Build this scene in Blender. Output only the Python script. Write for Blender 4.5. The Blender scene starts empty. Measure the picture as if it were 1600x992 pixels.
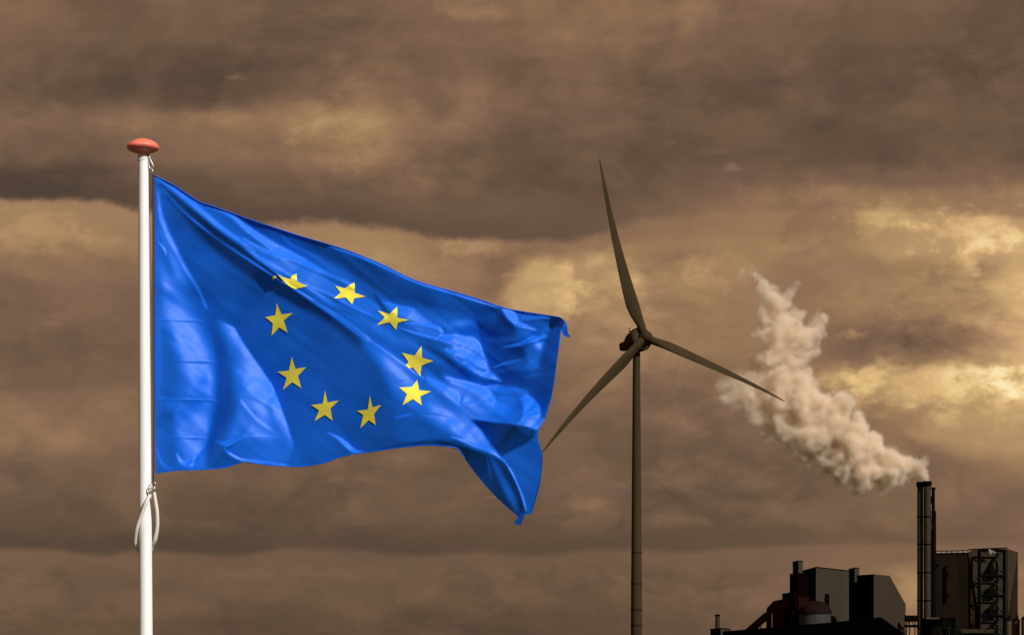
import bpy, bmesh, math, random
import numpy as np
from mathutils import Vector, Matrix
from mathutils.geometry import delaunay_2d_cdt

random.seed(4)
scene = bpy.context.scene
COL = scene.collection
R = math.radians

# ------------------------------------------------------------------ camera
F = 85.0 / 36.0 * 1600.0          # focal length in photo pixels
HOR = 1055.0                      # horizon row of the photo
CZ = 1.7                          # eye height
cam_d = bpy.data.cameras.new('camera')
cam_d.lens = 85.0
cam_d.sensor_width = 36.0
cam_d.shift_y = (HOR - 496.0) / 1600.0
cam_d.clip_start = 0.1
cam_d.clip_end = 60000.0
cam = bpy.data.objects.new('camera', cam_d)
cam.location = (0, 0, CZ)
cam.rotation_euler = (R(90), 0, 0)
COL.objects.link(cam)
scene.camera = cam


def W(px, py, Y):
    return Vector(((px - 800.0) / F * Y, Y, CZ + (HOR - py) / F * Y))


def srgb(r, g, b):
    o = []
    for c in (r, g, b):
        c /= 255.0
        o.append(c / 12.92 if c <= 0.04045 else ((c + 0.055) / 1.055) ** 2.4)
    return (o[0], o[1], o[2], 1.0)


# ------------------------------------------------------------------ render settings, sun
scene.view_settings.view_transform = 'Standard'
scene.view_settings.look = 'None'
scene.view_settings.exposure = 0.0
scene.view_settings.gamma = 1.0
scene.view_settings.use_curve_mapping = False
scene.cycles.max_bounces = 12
scene.cycles.volume_bounces = 10
scene.cycles.volume_step_rate = 1.0
scene.cycles.use_denoising = True

SUN_AZ, SUN_EL = R(40.0), R(37.0)     # to the right of straight behind the camera
L_SUN = Vector((math.sin(SUN_AZ) * math.cos(SUN_EL), -math.cos(SUN_AZ) * math.cos(SUN_EL), math.sin(SUN_EL)))
sun_d = bpy.data.lights.new('sun', 'SUN')
sun_d.energy = 4.7
sun_d.angle = R(0.5)
sun_d.color = (1.0, 0.975, 0.94)
sun = bpy.data.objects.new('sun', sun_d)
sun.rotation_euler = L_SUN.to_track_quat('Z', 'Y').to_euler()
sun.location = (20, -20, 30)
COL.objects.link(sun)


# ------------------------------------------------------------------ node helper
class NT:
    def __init__(self, tree):
        self.t = tree
        self.n = tree.nodes
        self.l = tree.links

    def add(self, kind, **kw):
        nd = self.n.new(kind)
        for k, v in kw.items():
            setattr(nd, k, v)
        return nd

    def put(self, sock, v):
        if isinstance(v, bpy.types.NodeSocket):
            self.l.new(v, sock)
        elif v is not None:
            sock.default_value = v

    def m(self, op, a, b=None, c=None, clamp=False):
        nd = self.add('ShaderNodeMath', operation=op, use_clamp=clamp)
        self.put(nd.inputs[0], a)
        if b is not None:
            self.put(nd.inputs[1], b)
        if c is not None:
            self.put(nd.inputs[2], c)
        return nd.outputs[0]

    def vm(self, op, a, b=None):
        nd = self.add('ShaderNodeVectorMath', operation=op)
        self.put(nd.inputs[0], a)
        if b is not None:
            self.put(nd.inputs[1], b)
        return nd.outputs['Value'] if op in ('LENGTH', 'DISTANCE', 'DOT_PRODUCT') else nd.outputs[0]

    def xyz(self, x, y, z):
        nd = self.add('ShaderNodeCombineXYZ')
        self.put(nd.inputs[0], x); self.put(nd.inputs[1], y); self.put(nd.inputs[2], z)
        return nd.outputs[0]

    def smooth(self, v, lo, hi, a=0.0, b=1.0):
        nd = self.add('ShaderNodeMapRange', interpolation_type='SMOOTHSTEP')
        self.put(nd.inputs[0], v)
        for i, x in enumerate((lo, hi, a, b)):
            nd.inputs[i + 1].default_value = x
        return nd.outputs[0]

    def lerp(self, f, a, b):
        nd = self.add('ShaderNodeMix', data_type='FLOAT')
        self.put(nd.inputs[0], f); self.put(nd.inputs[2], a); self.put(nd.inputs[3], b)
        return nd.outputs[0]

    def noise(self, vec, scale, detail=4.0, rough=0.5, dist=0.0):
        nd = self.add('ShaderNodeTexNoise')
        self.put(nd.inputs['Vector'], vec)
        nd.inputs['Scale'].default_value = scale
        nd.inputs['Detail'].default_value = detail
        nd.inputs['Roughness'].default_value = rough
        nd.inputs['Distortion'].default_value = dist
        return nd

    def ramp(self, fac, stops, interp='LINEAR'):
        nd = self.add('ShaderNodeValToRGB')
        cr = nd.color_ramp
        cr.interpolation = interp
        while len(cr.elements) < len(stops):
            cr.elements.new(0.5)
        for e, (p, c) in zip(cr.elements, stops):
            e.position = p
            e.color = c if isinstance(c, tuple) else (c, c, c, 1.0)
        self.put(nd.inputs[0], fac)
        return nd.outputs[0]

    def curve(self, v, pts):
        nd = self.add('ShaderNodeFloatCurve')
        c = nd.mapping.curves[0]
        while len(c.points) < len(pts):
            c.points.new(0.5, 0.5)
        for p, (x, y) in zip(c.points, pts):
            p.location = (x, y)
            p.handle_type = 'AUTO'
        nd.mapping.update()
        self.put(nd.inputs[1], v)
        return nd.outputs[0]


# ------------------------------------------------------------------ sky: overcast of brown storm cloud over a physical sky
world = bpy.data.worlds.new('World')
scene.world = world
world.use_nodes = True
world.node_tree.nodes.clear()
world.cycles.sampling_method = 'MANUAL'
world.cycles.sample_map_resolution = 512
g = NT(world.node_tree)
out = g.add('ShaderNodeOutputWorld')
sky = g.add('ShaderNodeTexSky', sky_type='NISHITA')
sky.sun_disc = False
sky.sun_elevation = SUN_EL
sky.sun_rotation = math.atan2(L_SUN.x, L_SUN.y)
bg_sky = g.add('ShaderNodeBackground')
bg_sky.inputs[1].default_value = 0.1
g.l.new(sky.outputs[0], bg_sky.inputs[0])

tc = g.add('ShaderNodeTexCoord')
sep = g.add('ShaderNodeSeparateXYZ')
g.l.new(tc.outputs['Generated'], sep.inputs[0])
dx, dy, dz = sep.outputs
den = g.m('MAXIMUM', dy, 0.35)
U0 = g.m('MULTIPLY_ADD', g.m('DIVIDE', dx, den), F, 800.0)       # bearing, in units of 1/F
V0 = g.m('MULTIPLY_ADD', g.m('DIVIDE', dz, den), -F, HOR)        # height above the horizon, downwards
P0 = g.xyz(U0, V0, 0.0)
# irregular outlines: the coordinates are stirred by noise of three sizes
Pst = g.vm('MULTIPLY', P0, (0.62, 1.0, 1.0))
n1 = g.noise(Pst, 1 / 150.0, 2.0, 0.5).outputs['Color']
n2 = g.noise(Pst, 1 / 46.0, 4.0, 0.62).outputs['Color']
w1 = g.vm('MULTIPLY', g.vm('SUBTRACT', n1, (0.5, 0.5, 0.5)), (150, 46, 0))
w2 = g.vm('MULTIPLY', g.vm('SUBTRACT', n2, (0.5, 0.5, 0.5)), (66, 30, 0))
P1 = g.vm('ADD', P0, g.vm('ADD', w1, w2))
s1 = g.add('ShaderNodeSeparateXYZ'); g.l.new(P1, s1.inputs[0])
U, V = s1.outputs[0], s1.outputs[1]
UN = g.m('DIVIDE', U, 1600.0, clamp=True)
# two cloud bases seen edge-on: their height varies with bearing
UN0 = g.m('DIVIDE', g.m('ADD', U0, g.m('MULTIPLY', g.m('SUBTRACT', g.noise(Pst, 1 / 60.0, 3.0, .6).outputs[0], 0.5), 60)), 1600.0, clamp=True)
e1 = g.curve(UN0, [(x / 1600, y / 500) for x, y in ((0, 305), (100, 308), (165, 313), (230, 330), (310, 346), (420, 350), (520, 346), (600, 356), (700, 372), (800, 377), (900, 376), (1000, 345), (1600, 340))])
e2 = g.curve(UN0, [(x / 1600, (y - 800) / 100) for x, y in ((0, 856), (90, 858), (160, 866), (210, 859), (300, 864), (350, 866), (460, 857), (560, 861), (650, 868), (750, 862), (830, 867), (900, 861), (980, 858), (1080, 861), (1170, 854), (1600, 850))])
rag = g.m('MULTIPLY', g.m('SUBTRACT', g.noise(P0, 1 / 38.0, 5.0, 0.65).outputs[0], 0.5), 26.0)
o1 = g.m('ADD', g.m('SUBTRACT', g.m('MULTIPLY', e1, 500.0), 340.0), rag)
o2 = g.m('SUBTRACT', g.m('MULTIPLY_ADD', e2, 100.0, 800.0), 860.0)
k1 = g.m('MULTIPLY', g.smooth(V0, 230, 335), g.smooth(V0, 355, 470, 1.0, 0.0))
k2 = g.m('MULTIPLY', g.smooth(V0, 780, 850), g.smooth(V0, 868, 930, 1.0, 0.0))
near1 = g.m('MULTIPLY', g.smooth(V0, 290, 325), g.smooth(V0, 372, 410, 1.0, 0.0))
near2 = g.m('MULTIPLY', g.smooth(V0, 815, 848), g.smooth(V0, 872, 900, 1.0, 0.0))
calm = g.m('SUBTRACT', 1.0, g.m('MULTIPLY', 0.86, g.m('MAXIMUM', near1, near2)))
Vw = g.m('MULTIPLY_ADD', g.m('SUBTRACT', V, V0), calm, V0)
VV = g.m('SUBTRACT', Vw, g.m('ADD', g.m('MULTIPLY', o1, k1), g.m('MULTIPLY', o2, k2)))
ROWS = [
    (-120, (118, 112, 110, 110, 116, 120, 122, 120, 114, 110, 108)),
    (0, (128, 112, 108, 114, 126, 132, 135, 132, 122, 110, 106)),
    (50, (128, 112, 104, 106, 118, 128, 130, 124, 112, 106, 104)),
    (100, (118, 104, 97, 100, 120, 118, 120, 112, 104, 100, 98)),
    (140, (108, 98, 95, 114, 134, 118, 116, 106, 100, 97, 96)),
    (190, (126, 128, 138, 150, 150, 116, 112, 104, 100, 98, 100)),
    (240, (108, 118, 128, 136, 126, 110, 104, 103, 104, 108, 110)),
    (285, (88, 90, 102, 118, 112, 104, 102, 110, 118, 112, 132)),
    (331, (82, 84, 90, 95, 96, 98, 106, 138, 142, 150, 150)),
    (350, (158, 158, 150, 156, 150, 142, 130, 148, 150, 175, 186)),
    (395, (164, 152, 146, 160, 162, 146, 152, 150, 150, 178, 205)),
    (430, (136, 134, 138, 150, 160, 146, 158, 152, 146, 154, 198)),
    (480, (124, 120, 124, 130, 140, 150, 160, 156, 140, 148, 190)),
    (530, (110, 112, 115, 120, 130, 140, 154, 154, 136, 135, 204)),
    (580, (118, 120, 120, 120, 120, 125, 136, 140, 150, 166, 202)),
    (620, (132, 136, 130, 125, 118, 118, 124, 128, 148, 168, 198)),
    (680, (128, 130, 125, 118, 112, 112, 113, 106, 132, 146, 182)),
    (740, (112, 112, 112, 110, 108, 112, 112, 96, 105, 124, 148)),
    (800, (102, 104, 102, 104, 104, 104, 104, 94, 100, 118, 124)),
    (853, (84, 84, 82, 86, 88, 88, 92, 90, 98, 112, 118)),
    (867, (117, 112, 110, 108, 107, 106, 108, 114, 120, 124, 128)),
    (920, (112, 108, 106, 105, 102, 104, 106, 112, 126, 146, 136)),
    (992, (98, 96, 94, 93, 96, 95, 97, 108, 124, 148, 136)),
]
val = None
for i, (y, row) in enumerate(ROWS):
    c = g.ramp(UN, [(k / 10.0, v / 255.0) for k, v in enumerate(row)], 'B_SPLINE')
    if val is None:
        val = c
    else:
        y0 = ROWS[i - 1][0]
        val = g.lerp(g.smooth(VV, y0, y), val, c)
# single clouds and clearings: centre, half sizes, brightness, softness, roughness of outline
nb = g.noise(Pst, 1 / 30.0, 5.0, 0.6).outputs['Fac']
nbs = g.m('SUBTRACT', nb, 0.5)
PB = g.vm('ADD', P0, g.vm('MULTIPLY', g.vm('SUBTRACT', g.noise(P0, 1 / 17.0, 3.0, 0.6).outputs['Color'], (0.5, 0.5, 0.5)), (34, 20, 0)))
BLOBS = [
    (850, 458, 58, 50, 36, .42, .0), (778, 425, 36, 45, -18, .9, .3), (930, 430, 60, 50, 14, .7, .6), (945, 490, 75, 50, 16, .9, .8), (905, 455, 14, 60, -14, .9, .6),
    (752, 387, 58, 15, 26, .8, .6), (1525, 368, 90, 38, 34, 1, 1.0), (1540, 385, 34, 28, 8, 1, .6), (1505, 415, 22, 26, 24, .9, .8),
    (1400, 335, 60, 26, 16, .8, 1.2), (1365, 350, 22, 34, 14, .8, .8), (1440, 600, 200, 40, 48, .9, .6), (1350, 598, 38, 28, 26, .9, .5),
    (1540, 585, 70, 22, 14, .9, .8), (1592, 530, 60, 130, 22, 1, .6), (1485, 535, 76, 34, -24, .8, .5), (1310, 535, 100, 44, -12, .9, .5),
    (1412, 252, 60, 22, -16, 1, .4), (655, 175, 60, 50, -16, 1, .5), (1515, 425, 60, 26, -22, .8, .8), (1275, 350, 70, 40, -14, .9, .8),
    (525, 90, 22, 18, 16, 1, .4), (470, 150, 90, 60, 10, 1, .8), (735, 130, 34, 70, 10, 1, .8), (367, 122, 17, 7, 26, 1, .25), (1145, 262, 17, 7, 26, 1, .25), (325, 180, 60, 13, 14, 1, .4),
    (1334, 524, 22, 9, 34, .8, .6), (912, 787, 46, 12, 18, .9, .3), (770, 775, 16, 5, 16, .9, .3), (1425, 915, 42, 40, 30, 1, .2),
    (62, 365, 62, 32, 14, .8, .9), (150, 385, 40, 24, 8, .8, .9), (1095, 430, 40, 34, 14, .9, .9), (990, 560, 90, 30, 8, 1, .6),
    (1060, 655, 110, 22, 8, .9, .6), (1110, 745, 130, 26, 14, .9, .6), (1130, 770, 150, 14, -8, .9, .5), (640, 710, 80, 18, 14, .9, .5),
    (600, 195, 105, 85, 15, .9, .5), (560, 240, 90, 40, 8, 1, .5), (810, 235, 95, 75, -10, .9, .5), (330, 120, 150, 50, -8, .9, .6), (60, 20, 70, 30, 10, 1, .6), (735, 20, 60, 16, 14, .9, .6), (1250, 800, 80, 16, 8, .9, .6), (1225, 525, 26, 26, -18, .9, .6),
]
for cx, cy, rx, ry, dv, soft, rough in BLOBS:
    d = g.vm('SUBTRACT', PB, (cx, cy, 0))
    d = g.vm('MULTIPLY', d, (1 / rx, 1 / ry, 0))
    ln = g.m('MULTIPLY_ADD', nbs, -3.6 * (rough + .15), g.vm('LENGTH', d))
    k = g.smooth(ln, 1.35, 1.35 - 1.3 * soft)
    val = g.m('MULTIPLY_ADD', k, dv / 255.0, val)
# small billows, stronger where the cloud is bright; long soft streaks
bil = None
for i_, (sc, wt) in enumerate(((1 / 120.0, 1.0), (1 / 58.0, 0.62), (1 / 27.0, 0.36), (1 / 12.0, 0.17))):
    nn_ = g.noise(g.vm('ADD', g.vm('MULTIPLY', P1, (0.72, 1.0, 1.0)), (137.0 * i_, 71.0 * i_, 0.0)), sc, 1.0, 0.5).outputs['Fac']
    ab = g.m('ABSOLUTE', g.m('SUBTRACT', nn_, 0.5))
    ab = g.m('SQRT', g.m('ADD', g.m('MULTIPLY', ab, ab), 0.0006))
    bil = g.m('MULTIPLY', ab, wt) if bil is None else g.m('MULTIPLY_ADD', ab, wt, bil)
nf = g.m('MULTIPLY_ADD', bil, 1.9, 0.12)
nq = g.noise(g.vm('ADD', g.vm('MULTIPLY', P0, (0.55, 1.0, 1.0)), (713.0, 311.0, 0.0)), 1 / 105.0, 7.0, 0.55, 0.35).outputs['Fac']
shelf = g.m('ADD', g.smooth(nq, 0.455, 0.53), g.smooth(nq, 0.58, 0.63))
val = g.m('MULTIPLY_ADD', g.m('SUBTRACT', shelf, 0.7), g.m('MULTIPLY', calm, 0.022), val)
ns = g.noise(g.vm('MULTIPLY', P0, (0.22, 1.0, 1.0)), 1 / 34.0, 4.0, 0.55, 0.3).outputs['Fac']
nl = g.noise(g.vm('MULTIPLY', P0, (0.5, 1.0, 1.0)), 1 / 85.0, 5.0, 0.55, 0.4).outputs['Fac']
amp = g.m('MULTIPLY', g.m('MULTIPLY', g.smooth(val, 0.36, 0.8, 0.14, 0.30), calm), g.smooth(g.noise(Pst, 1 / 190.0, 2.0, 0.5).outputs[0], 0.40, 0.62, 0.25, 1.05))
val = g.m('MULTIPLY_ADD', g.m('SUBTRACT', nf, 0.5), amp, val)
val = g.m('MULTIPLY_ADD', g.m('SUBTRACT', ns, 0.5), 0.045, val)
val = g.m('MULTIPLY_ADD', g.m('SUBTRACT', nl, 0.5), 0.09, val)
# away from the view the same overcast goes on at its mean brightness
far = g.smooth(dy, 0.55, 0.9, 0.0, 1.0)
na = g.noise(g.vm('MULTIPLY', tc.outputs['Generated'], (1, 1, 2.5)), 3.0, 5.0, 0.5, 0.3).outputs['Fac']
val = g.lerp(far, g.m('MULTIPLY_ADD', g.m('SUBTRACT', na, 0.5), 0.35, 0.48), val)
pal = g.ramp(val, [(0.0, srgb(40, 32, 25)), (80 / 255, srgb(81, 64, 50)), (100 / 255, srgb(101, 79, 60)), (125 / 255, srgb(126, 97, 74)),
                   (150 / 255, srgb(152, 119, 85)), (182 / 255, srgb(184, 148, 103)), (212 / 255, srgb(216, 179, 121)), (240 / 255, srgb(244, 214, 154)), (1.0, srgb(252, 232, 182))])
# faint change of hue between olive and mauve
nh = g.noise(g.vm('MULTIPLY', P0, (0.6, 1.0, 1.0)), 1 / 80.0, 3.0, 0.5).outputs['Fac']
hue = g.ramp(nh, [(0.3, (1.0, 1.0, 0.97, 1)), (0.5, (1.01, 0.99, 0.985, 1)), (0.7, (1.03, 0.98, 1.06, 1))])
mx = g.add('ShaderNodeMix', data_type='RGBA', blend_type='MULTIPLY')
mx.inputs[0].default_value = 1.0
g.l.new(pal, mx.inputs[6]); g.l.new(hue, mx.inputs[7])
bg_cloud = g.add('ShaderNodeBackground')
bg_cloud.inputs[1].default_value = 1.0
g.l.new(mx.outputs[2], bg_cloud.inputs[0])
mix = g.add('ShaderNodeMixShader')
mix.inputs[0].default_value = 0.985
g.l.new(bg_sky.outputs[0], mix.inputs[1]); g.l.new(bg_cloud.outputs[0], mix.inputs[2])
g.l.new(mix.outputs[0], out.inputs[0])


# ------------------------------------------------------------------ materials
def material(name, color, rough=0.6, metal=0.0, spec=0.5, vary=0.12, scale=3.0, bump=0.0, bump_scale=20.0, stretch=(1, 1, 1), streaks=0.0, coat=0.0):
    m = bpy.data.materials.new(name)
    m.use_nodes = True
    t = NT(m.node_tree)
    b = m.node_tree.nodes['Principled BSDF']
    b.inputs['Roughness'].default_value = rough
    b.inputs['Metallic'].default_value = metal
    b.inputs['Specular IOR Level'].default_value = spec
    b.inputs['Coat Weight'].default_value = coat
    co = t.add('ShaderNodeTexCoord').outputs['Object']
    co = t.vm('MULTIPLY', co, stretch)
    n = t.noise(co, scale, 5.0, 0.6).outputs['Fac']
    c = Vector(color)
    lo = tuple(max(0, x * (1 - vary)) for x in c) + (1,)
    hi = tuple(min(1, x * (1 + vary)) for x in c) + (1,)
    colr = t.ramp(n, [(0.3, lo), (0.7, hi)])
    if streaks > 0:
        st = t.noise(t.vm('MULTIPLY', co, (3.0, 3.0, 0.12)), scale * 1.7, 5.0, 0.6).outputs['Fac']
        k = t.ramp(st, [(0.42, 1.0), (0.68, 1.0 - streaks)])
        mm = t.add('ShaderNodeMix', data_type='RGBA', blend_type='MULTIPLY')
        mm.inputs[0].default_value = 1.0
        t.l.new(colr, mm.inputs[6]); t.l.new(k, mm.inputs[7])
        colr = mm.outputs[2]
    t.l.new(colr, b.inputs['Base Color'])
    if bump > 0:
        bn = t.add('ShaderNodeBump')
        bn.inputs['Strength'].default_value = bump
        bn.inputs['Distance'].default_value = 0.01
        t.l.new(t.noise(co, bump_scale, 4.0, 0.6).outputs['Fac'], bn.inputs['Height'])
        t.l.new(bn.outputs[0], b.inputs['Normal'])
    return m


M = {}
M['pole'] = material('white_pole_paint', (0.83, 0.83, 0.825), 0.4, vary=0.03, scale=1.5, streaks=0.07)
M['finial'] = material('faded_red_plastic', (0.80, 0.175, 0.115), 0.5, vary=0.18, scale=14.0, streaks=0.12)
M['cap_shadow'] = material('collar_cap_shadow_grey', (0.60, 0.61, 0.62), 0.5, metal=0.0, vary=0.15, scale=30)  # collar grey stands in for the red cap's shadow
M['steel'] = material('galvanised_steel', (0.5, 0.48, 0.46), 0.38, metal=0.8, vary=0.2, scale=60)
M['halyard'] = material('dark_halyard', (0.03, 0.026, 0.03), 0.8, vary=0.3, scale=40, bump=0.6, bump_scale=300)
M['hose'] = material('cream_plastic_sleeve', (0.74, 0.68, 0.61), 0.45, vary=0.06, scale=12, bump=0.2, bump_scale=80)
M['turbine'] = material('turbine_painted_shade', (0.041, 0.028, 0.0135), 0.8, spec=0.04, vary=0.10, scale=0.12, streaks=0.12)  # dim light on the turbine is put into its dark base colour
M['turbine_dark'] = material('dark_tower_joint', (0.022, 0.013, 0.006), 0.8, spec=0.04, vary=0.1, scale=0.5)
M['ground'] = material('dark_field_grass', (0.05, 0.06, 0.025), 0.95, vary=0.4, scale=0.05, bump=0.4, bump_scale=2)
M['redclad'] = material('red_cladding_painted_shade', (0.0034, 0.0007, 0.0007), 0.9, spec=0.0, vary=0.2, scale=0.15)  # the dark plant colours from here on carry dim light in their base colour
M['redclad2'] = material('rusty_red_cladding', (0.012, 0.0035, 0.002), 0.9, spec=0.0, vary=0.3, scale=0.2)
M['greyclad'] = material('grey_cladding_painted_shade', (0.034, 0.028, 0.0185), 0.75, spec=0.12, vary=0.09, scale=0.06, streaks=0.10)
M['brownclad'] = material('brown_cladding', (0.032, 0.0225, 0.013), 0.75, spec=0.12, vary=0.09, scale=0.06, streaks=0.10)
M['blackroof'] = material('black_bitumen_roof', (0.0008, 0.0007, 0.0006), 0.95, spec=0.0, vary=0.3, scale=0.2)
M['silo'] = material('blue_grey_silo_paint', (0.036, 0.034, 0.033), 0.7, spec=0.1, vary=0.1, scale=0.3, streaks=0.15)
M['stack'] = material('brown_stack_steel', (0.030, 0.022, 0.013), 0.65, spec=0.15, vary=0.15, scale=0.3, streaks=0.2)
M['stackdark'] = material('steel_painted_shade', (0.0045, 0.0032, 0.0024), 0.9, spec=0.0, vary=0.3, scale=0.5)  # near-black steel: the plant's dim light painted in
M['boiler'] = material('boiler_cladding_painted_shade', (0.019, 0.0125, 0.008), 0.85, spec=0.0, vary=0.15, scale=0.08, streaks=0.3)
M['boilerlight'] = material('olive_brown_cladding', (0.036, 0.026, 0.0155), 0.8, spec=0.03, vary=0.1, scale=0.08, streaks=0.2)
M['bluesteel'] = material('blue_steel_painted_shade', (0.0020, 0.0040, 0.0065), 0.8, spec=0.03, vary=0.2, scale=0.5)
M['tank'] = material('beige_tank_paint', (0.055, 0.041, 0.024), 0.7, spec=0.12, vary=0.15, scale=0.4, streaks=0.25)
M['lamp'] = material('pale_plant_metal', (0.30, 0.26, 0.22), 0.5, vary=0.2, scale=1.0)
M['leaf'] = material('dark_foliage', (0.006, 0.008, 0.004), 0.9, spec=0.05, vary=0.5, scale=0.5)
M['bark'] = material('dark_bark', (0.01, 0.008, 0.006), 0.9, vary=0.3, scale=2)


# ------------------------------------------------------------------ object helpers
def link(name, me, parent=None, loc=None):
    o = bpy.data.objects.new(name, me)
    COL.objects.link(o)
    if parent is not None:
        o.parent = parent
    if loc is not None:
        o.location = loc
    return o


def thing(name, label, cat, loc=(0, 0, 0), rz=0.0, group=None):
    o = link(name, None)
    o.location = loc
    o.rotation_euler = (0, 0, rz)
    o['label'] = label
    o['category'] = cat
    if group:
        o['group'] = group
    return o


def mesh(name, verts, faces, mat, parent=None, smooth=False, origin=None):
    me = bpy.data.meshes.new(name)
    me.from_pydata([tuple(v) for v in verts], [], faces)
    me.materials.append(mat)
    if smooth:
        me.polygons.foreach_set('use_smooth', [True] * len(me.polygons))
    me.update()
    return link(name, me, parent)


def bm_obj(name, bm, mat, parent=None, smooth=False):
    bmesh.ops.recalc_face_normals(bm, faces=bm.faces)
    me = bpy.data.meshes.new(name)
    bm.to_mesh(me)
    bm.free()
    me.materials.append(mat)
    if smooth:
        for p in me.polygons:
            p.use_smooth = True
    return link(name, me, parent)


def rel(parent, p):
    """world point to the parent's own frame (parents here are only moved and turned about z)"""
    q = Vector(p) - parent.location
    q.rotate(Matrix.Rotation(-parent.rotation_euler[2], 3, 'Z'))
    return q


def add_lathe(bm, prof, seg=32, at=(0, 0, 0), cap=True):
    rings = []
    for r, z in prof:
        rings.append([bm.verts.new((at[0] + r * math.cos(2 * math.pi * k / seg), at[1] + r * math.sin(2 * math.pi * k / seg), at[2] + z)) for k in range(seg)])
    for a, b in zip(rings, rings[1:]):
        for k in range(seg):
            bm.faces.new((a[k], a[(k + 1) % seg], b[(k + 1) % seg], b[k]))
    if cap:
        for rg_, rv in ((rings[0], True), (rings[-1], False)):
            nv = [bm.verts.new(v.co) for v in rg_]
            bm.faces.new(nv[::-1] if rv else nv)


def add_tube(bm, pts, rad, seg=8, closed=False):
    pts = [Vector(p) for p in pts]
    n = len(pts)
    rads = rad if isinstance(rad, (list, tuple)) else [rad] * n
    rings = []
    up = Vector((0, 0, 1))
    for i, p in enumerate(pts):
        if closed:
            t = pts[(i + 1) % n] - pts[(i - 1) % n]
        else:
            t = pts[min(i + 1, n - 1)] - pts[max(i - 1, 0)]
        t.normalize()
        a = t.cross(up)
        if a.length < 0.05:
            a = t.cross(Vector((0, 1, 0)))
        a.normalize()
        b = a.cross(t)
        rings.append([bm.verts.new(p + (a * math.cos(2 * math.pi * k / seg) + b * math.sin(2 * math.pi * k / seg)) * rads[i]) for k in range(seg)])
    m = n if closed else n - 1
    for i in range(m):
        a, b = rings[i], rings[(i + 1) % n]
        for k in range(seg):
            bm.faces.new((a[k], a[(k + 1) % seg], b[(k + 1) % seg], b[k]))
    if not closed:
        bm.faces.new(rings[0][::-1])
        bm.faces.new(rings[-1])


def add_box(bm, c, s, rz=0.0):
    mt = Matrix.Translation(Vector(c)) @ Matrix.Rotation(rz, 4, 'Z') @ Matrix.Diagonal((s[0], s[1], s[2], 1))
    bmesh.ops.create_cube(bm, size=1.0, matrix=mt)


def add_beam(bm, a, b, w, d=None):
    """square bar from a to b"""
    a, b = Vector(a), Vector(b)
    d = d or w
    t = (b - a).normalized()
    x = t.cross(Vector((0, 0, 1)))
    if x.length < 0.05:
        x = Vector((1, 0, 0))
    x.normalize()
    y = x.cross(t)
    r = []
    for p in (a, b):
        r.append([bm.verts.new(p + x * sx * w / 2 + y * sy * d / 2) for sx, sy in ((-1, -1), (1, -1), (1, 1), (-1, 1))])
    for k in range(4):
        bm.faces.new((r[0][k], r[0][(k + 1) % 4], r[1][(k + 1) % 4], r[1][k]))
    bm.faces.new(r[0][::-1]); bm.faces.new(r[1])


def catmull(pts, per=10, closed=False):
    P = [Vector(p) for p in pts]
    n = len(P)
    o = []
    for i in range(n if closed else n - 1):
        p0 = P[(i - 1) % n] if closed else P[max(i - 1, 0)]
        p1, p2 = P[i], P[(i + 1) % n]
        p3 = P[(i + 2) % n] if closed else P[min(i + 2, n - 1)]
        for k in range(per):
            t = k / per
            o.append(0.5 * ((2 * p1) + (p2 - p0) * t + (2 * p0 - 5 * p1 + 4 * p2 - p3) * t * t + (3 * p1 - p0 - 3 * p2 + p3) * t ** 3))
    if not closed:
        o.append(P[-1])
    return o


# ------------------------------------------------------------------ ground
gm = bmesh.new()
bmesh.ops.create_grid(gm, x_segments=60, y_segments=60, size=15000)
for v in gm.verts:
    v.co.y += 9000
go = bm_obj('ground', gm, M['ground'])
go['kind'] = 'structure'

# ------------------------------------------------------------------ flagpole
YF = 16.25
S = YF / F                                    # metres per photo pixel at the flag
pole_x = (226.0 - 800) / F * YF
pole = thing('flagpole', 'white tapered flagpole with a flat red cap, carrying the blue flag', 'flagpole', (pole_x, YF, 0))
bm = bmesh.new()
ztop = W(0, 241, YF).z
x_off = lambda py: ((224.0 + (py - 240) * 0.0053) - 226.0) * S
prof = []
for py, w in ((1450, 22.0), (1000, 21.0), (880, 20.4), (660, 19.2), (450, 17.4), (252, 15.6)):
    prof.append((w / 2 * S, W(0, py, YF).z))
prof[0] = (11.5 * S, 0.0)
seg = 40
rings = []
for (r, z) in prof:
    py = HOR - (z - CZ) / S
    ox = x_off(min(py, 1100))
    rings.append([bm.verts.new((ox + r * math.cos(2 * math.pi * k / seg), r * math.sin(2 * math.pi * k / seg), z)) for k in range(seg)])
for a, b in zip(rings, rings[1:]):
    for k in range(seg):
        bm.faces.new((a[k], a[(k + 1) % seg], b[(k + 1) % seg], b[k]))
bm_obj('pole', bm, M['pole'], pole, True)
xt = x_off(240)
bm = bmesh.new()
add_lathe(bm, [(8.2 * S, -11 * S), (8.2 * S, -3 * S), (7.4 * S, -2 * S), (7.4 * S, 2 * S)], 32, (xt - 0.4 * S, 0, ztop))
bm_obj('pole_collar', bm, M['cap_shadow'], pole, False)
bm = bmesh.new()
z0 = W(0, 242, YF).z
cap = [(7.6, 0), (9.0, 2.4), (13, 3.6), (18, 5.0), (22.4, 7.0), (24.8, 9.6), (25.3, 11.6), (24.6, 14.0), (22.2, 17.0), (18.2, 19.8), (12.8, 22.4), (6.8, 24.2), (0.3, 24.8)]
add_lathe(bm, [(r * S, z * S) for r, z in cap], 48, (xt - 0.6 * S, 0, z0))
fo = bm_obj('finial', bm, M['finial'], pole, True)
fo.location = (0, 0, 0)
# small eye bolt that carries the top clip
bm = bmesh.new()
add_tube(bm, [(xt + 6.5 * S, -0.01, W(0, 243, YF).z), (xt + 8.8 * S, -0.012, W(0, 243.5, YF).z)], 1.1 * S, 8)
bm_obj('eye_bolt', bm, M['steel'], pole)

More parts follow.
